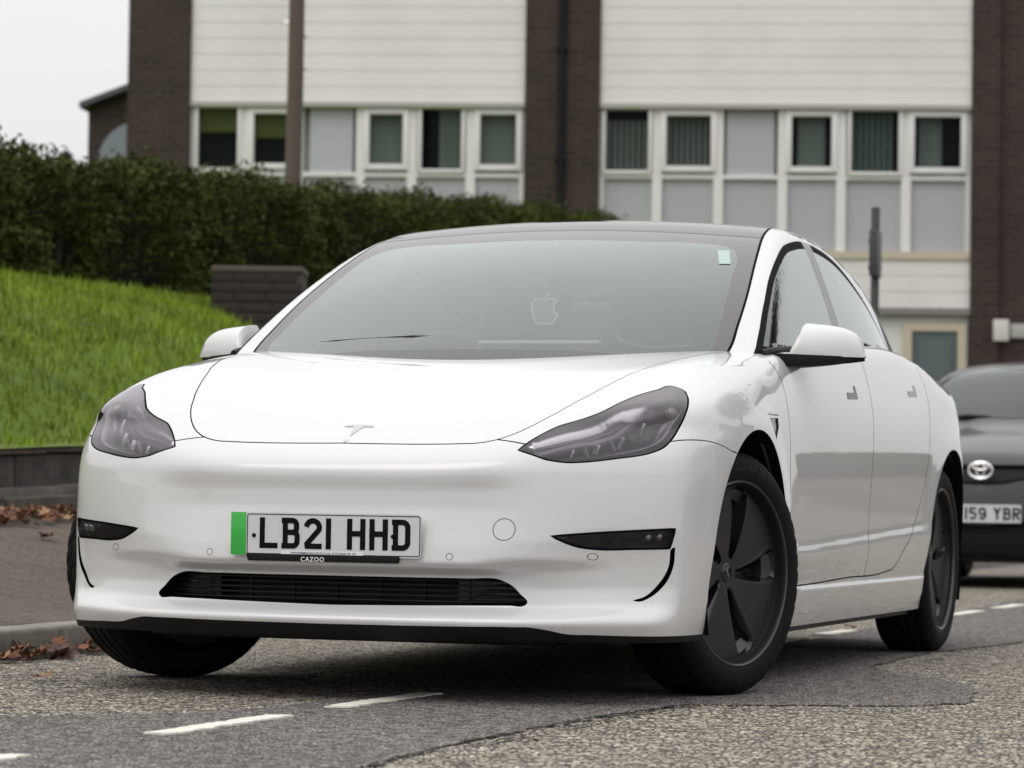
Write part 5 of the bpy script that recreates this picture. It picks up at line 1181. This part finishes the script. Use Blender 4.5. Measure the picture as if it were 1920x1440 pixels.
# lower brick wing at the far end
HE = empty('brick_outbuilding', (FO.x, FO.y, 0), FA); tag(HE, 'low brick wing with sloping slate roof at the end of the terrace', 'building')
MB().add([(-1.87, 2.5, .5), (-.5, 2.5, .5), (-.5, 2.5, 6.30), (-1.87, 2.5, 5.78), (-1.87, 6, .5), (-.5, 6, .5), (-.5, 6, 6.30), (-1.87, 6, 5.78)], [(0, 1, 2, 3), (4, 7, 6, 5), (0, 3, 7, 4), (1, 5, 6, 2), (3, 2, 6, 7)]).build('wall', M_BRICK, HE)
mb = MB(); mb.add([(-1.97, 2.35, 5.75), (-.4, 2.35, 6.345), (-.4, 6.1, 6.345), (-1.97, 6.1, 5.75), (-1.97, 2.35, 5.83), (-.4, 2.35, 6.425), (-.4, 6.1, 6.425), (-1.97, 6.1, 5.83)], [(0, 1, 2, 3), (4, 7, 6, 5), (0, 4, 5, 1), (1, 5, 6, 2), (2, 6, 7, 3), (3, 7, 4, 0)]); mb.build('roof', mat('slate_roof', (.09, .095, .11), .6), HE)
mb = MB(); mb.prism([(-1.20, 4.6), (-1.20, 5.58)] + [(-1.20 - .56 * math.sin(a), 4.7 + .86 * math.cos(a) ** .8) for a in np.linspace(.1, 1.5, 9)], 2.42, 2.49, lambda x, z, h: (x, h, z)); mb.build('arched_window', mat('blue_grey_glazing', (.24, .28, .32), .3), HE)
# ------------------------------------------------------------------ poles, sign, trees
M_WOODP = mat('pole_wood', (.11, .085, .07), .9); g = NG(M_WOODP); g.bump(g.noise(30, 5), .4, .01)
PO = empty('utility_pole', (-9.98, 22.97, 1.9)); tag(PO, 'slender brown wooden utility pole rising behind the hedge in front of the white cladding', 'pole')
MB().tube([(-.03, 0, -.4), (0, 0, 3), (.01, 0, 7.5)], [.098, .088, .075], 14).build('shaft', M_WOODP, PO, smooth=True)
for z, s_ in ((3.72, -1), (3.98, -1), (3.2, 1), (3.55, 1)): MB().tube([(0, 0, z), (s_ * .13, -.02, z)], .012, 6).build('step_bolt', M_CHROME, PO)
SG = empty('sign_post', (-1.98, 15.22, .12)); tag(SG, 'grey metal street sign post seen edge on between the parked cars', 'sign')
M_GALV = mat('galvanised_grey', (.10, .10, .105), .5, .5)
MB().tube([(0, 0, -.1), (0, 0, 2.66)], .033, 12).build('post', M_GALV, SG, smooth=True); MB().box((-.015, -.30, 2.12), (.05, .0, 2.47), Matrix.Rotation(math.radians(6), 4, 'Z')).build('sign_plate', mat('sign_back', (.045, .045, .055), .5), SG, bevel=.01)
for z in (2.2, 2.4): MB().box((-.045, -.045, z - .02), (.045, .045, z + .02)).build('clamp', M_GALV, SG, bevel=.005)
def tree(name, label, loc, h, r, m, trunk, n=5000, seed=1, group=None, ls=.10):
    T = empty(name, loc); tag(T, label, 'tree', group); rg = np.random.default_rng(seed)
    MB().tube([(0, 0, -.3), (.05, 0, h * .35), (-.05, .05, h * .7), (0, 0, h * .9)], [trunk, trunk * .8, trunk * .45, trunk * .15], 10).build('trunk', M_WOODP, T, smooth=True)
    P = []
    for k in range(26):
        d = rg.normal(size=3); d /= np.linalg.norm(d); d[2] = abs(d[2]) * .9 - .15; c = np.array([0, 0, h * .62]) + d * r * rg.uniform(.35, .95) * np.array([1, 1, h * .36 / r])
        MB().tube([(0, 0, h * .35), tuple(c * np.array([.6, .6, .85])), tuple(c)], [trunk * .3, trunk * .15, .01], 5).build('limb', M_WOODP, T)
        q = rg.normal(size=(n // 26, 3)); P.append(c + q * r * .26)
    leaf_cloud('crown', np.vstack(P), ls, m, T, rng=rg); return T
M_YEL = mat('pale_autumn_leaf', (.42, .34, .16), .6); M_DKL = mat('dark_green_leaf', (.035, .05, .014), .5); M_AUT = mat('brown_autumn_leaf', (.17, .07, .03), .6)
tree('autumn_tree', 'pale yellow autumn tree far behind the hedge', (-26.9, 48, 3.0), 4.2, 1.5, M_YEL, .12, 4000, 3)
CHM = empty('flue_pipe', (-27.0, 51.5, 4.0)); tag(CHM, 'thin dark flue pipe far behind the hedge', 'flue'); MB().tube([(0, 0, 0), (0, 0, 3.6)], .10, 10).build('pipe', M_PLASTIC, CHM, smooth=True); MB().lathe([(0, 3.75), (.16, 3.62), (.16, 3.58)], 12).build('cowl', M_PLASTIC, CHM)
tree('roadside_tree', 'tall dark green tree on the verge across the road', (8.0, 16.5, .1), 10.5, 3.1, M_DKL, .2, 16000, 5, ls=.16)
# ------------------------------------------------------------------ fallen leaves
M_DEAD = [mat('dead_leaf_brown', (.16, .07, .035), .8), mat('dead_leaf_rust', (.22, .085, .045), .8), mat('dead_leaf_tan', (.30, .18, .09), .8), mat('dead_leaf_dark', (.07, .035, .022), .8)]
def leaf_mesh(seed):
    rg = np.random.default_rng(seed); out = []
    lob = [(0, -.5), (.16, -.34), (.40, -.28), (.30, -.10), (.5, .08), (.26, .12), (.22, .30), (.08, .28), (0, .52), (-.08, .28), (-.22, .30), (-.26, .12), (-.5, .08), (-.30, -.10), (-.40, -.28), (-.16, -.34)]
    V = [(0, 0, .02)] ; cu = rg.uniform(.4, 1.3); tw = rg.uniform(-.5, .5)
    for x, y in lob: x *= rg.uniform(.85, 1.15); y *= rg.uniform(.85, 1.15); V.append((x, y, cu * (x * x + .5 * y * y) + tw * x * y + rg.uniform(-.03, .05)))
    n = len(lob); F_ = [(0, 1 + i, 1 + (i + 1) % n) for i in range(n)]
    V += [(x, y, z - .012) for x, y, z in V]; F_ += [(n + 1, n + 2 + (i + 1) % n, n + 2 + i) for i in range(n)] + [(1 + i, n + 2 + i, n + 2 + (i + 1) % n, 1 + (i + 1) % n) for i in range(n)]
    me = bpy.data.meshes.new('fallen_leaf'); me.from_pydata(V, [], F_); return me
LM = []
for s in range(12): me = leaf_mesh(s); me.materials.append(M_DEAD[s % 4]); LM.append(me)
def leaf(loc, size, label, group, me=None):
    o = bpy.data.objects.new('fallen_leaf', me or random.choice(LM)); COL.objects.link(o); o.location = loc; o.scale = (size,) * 3; o.rotation_euler = (random.uniform(-.5, .5), random.uniform(-.5, .5), random.uniform(0, 6.28)); tag(o, label, 'leaf', group); return o
random.seed(41)
for k in range(95):
    y = random.uniform(.0, 1.5) if k < 70 else random.uniform(1.9, 3.6); leaf((-1.585 + abs(random.gauss(0, .06)), y, .012 + random.random() ** 3 * .035), random.uniform(.05, .095), 'brown curled dead leaf in the gutter against the kerb', 'leaves along the gutter')
leaf((-1.014, -.412, .012), .075, 'single tan leaf lying flat on the road just out from the gutter', None, LM[2]); leaf((.915, -1.909, .010), .022, 'tiny orange leaf scrap on the rough road beside the patch edge', None, LM[1]); leaf((.19, 4.45, .025), .10, 'rusty leaf lying on the bay line behind the front wheel of the white saloon', None, LM[1]); leaf((1.317, -.106, .012), .022, 'tiny pale leaf scrap on the dark tarmac patch', None, LM[2])
# litter at the foot of the wall
P = []; V = []; F_ = []; mi = []
for k in range(420):
    me = LM[k % 12]; M4 = Matrix.Translation((random.uniform(-4.03, -3.72) if random.random() < .9 else random.uniform(-3.8, -2.9), random.uniform(2.5, 9), 0)); yy = M4[1][3]; xx = M4[0][3]
    M4 = Matrix.Translation((xx, yy, pz(xx, yy) + .015 + random.random() * .03)) @ Matrix.Rotation(random.uniform(0, 6.28), 4, 'Z') @ Matrix.Rotation(random.uniform(-.6, .6), 4, 'X') @ Matrix.Scale(random.uniform(.06, .11), 4); b0 = len(V)
    V += [tuple(M4 @ v.co) for v in me.vertices]; F_ += [tuple(i + b0 for i in p.vertices) for p in me.polygons]; mi += [k % 4] * len(me.polygons)
tag(npmesh('leaf_litter', V, F_, M_DEAD, smooth=False, mi=mi), 'drift of brown dead leaves at the foot of the stepped wall', 'leaves', kind='stuff')
# far side of the road
tag(MB().box((7.2, -120, -.2), (7.33, 160, .10)).build('far_kerb', M_KERB), kind='structure'); tag(MB().box((7.33, -120, -.2), (40, 160, .095)).build('far_pavement', M_PAVE), kind='structure')
# houses and a hedge across the road (seen only as reflections)
for k, (yy, lab) in enumerate(((14, 'pale rendered house with hipped roof across the road'), (27, 'brown brick house with grey roof further along across the road'), (42, 'grey rendered house with dark roof far along across the road'))):
    H = empty('detached_house', (19, yy, .1)); tag(H, lab, 'house', 'houses across the road')
    MB().box((-3.5, -4.5, 0), (3.5, 4.5, 5.2)).build('wall', (M_CLAD, M_BRICK, M_PANEL)[k], H)
    MB().add([(-3.9, -4.9, 5.2), (3.9, -4.9, 5.2), (3.9, 4.9, 5.2), (-3.9, 4.9, 5.2), (0, -2, 7.6), (0, 2, 7.6)], [(0, 1, 4), (1, 2, 5, 4), (2, 3, 5), (3, 0, 4, 5), (0, 3, 2, 1)]).build('roof', mat('roof_tile', (.07, .06, .055), .8), H)
    for z in (.9, 3.3):
        for y in (-2.6, 0, 2.6): w = MB().box((-3.56, y - .7, z), (-3.48, y + .7, z + 1.3)).build('window', M_UPVC, H); MB().box((-3.58, y - .6, z + .1), (-3.562, y + .6, z + 1.2)).build('pane', M_DARK, w)
HD2 = empty('garden_hedge', (11, 25, .1)); tag(HD2, 'low garden hedge along the pavement across the road', 'hedge')
P = np.stack([RNG.normal(0, .25, 9000), RNG.uniform(-22, 26, 9000), RNG.random(9000) ** .7 * 1.3], -1); leaf_cloud('foliage', P, .11, M_LEAFH, HD2)
MB().box((-.2, -22, 0), (.2, 26, 1.15)).build('dark_core', mat('hedge_core', (.012, .012, .008), .95), HD2)  # plain near-black block inside the leaves
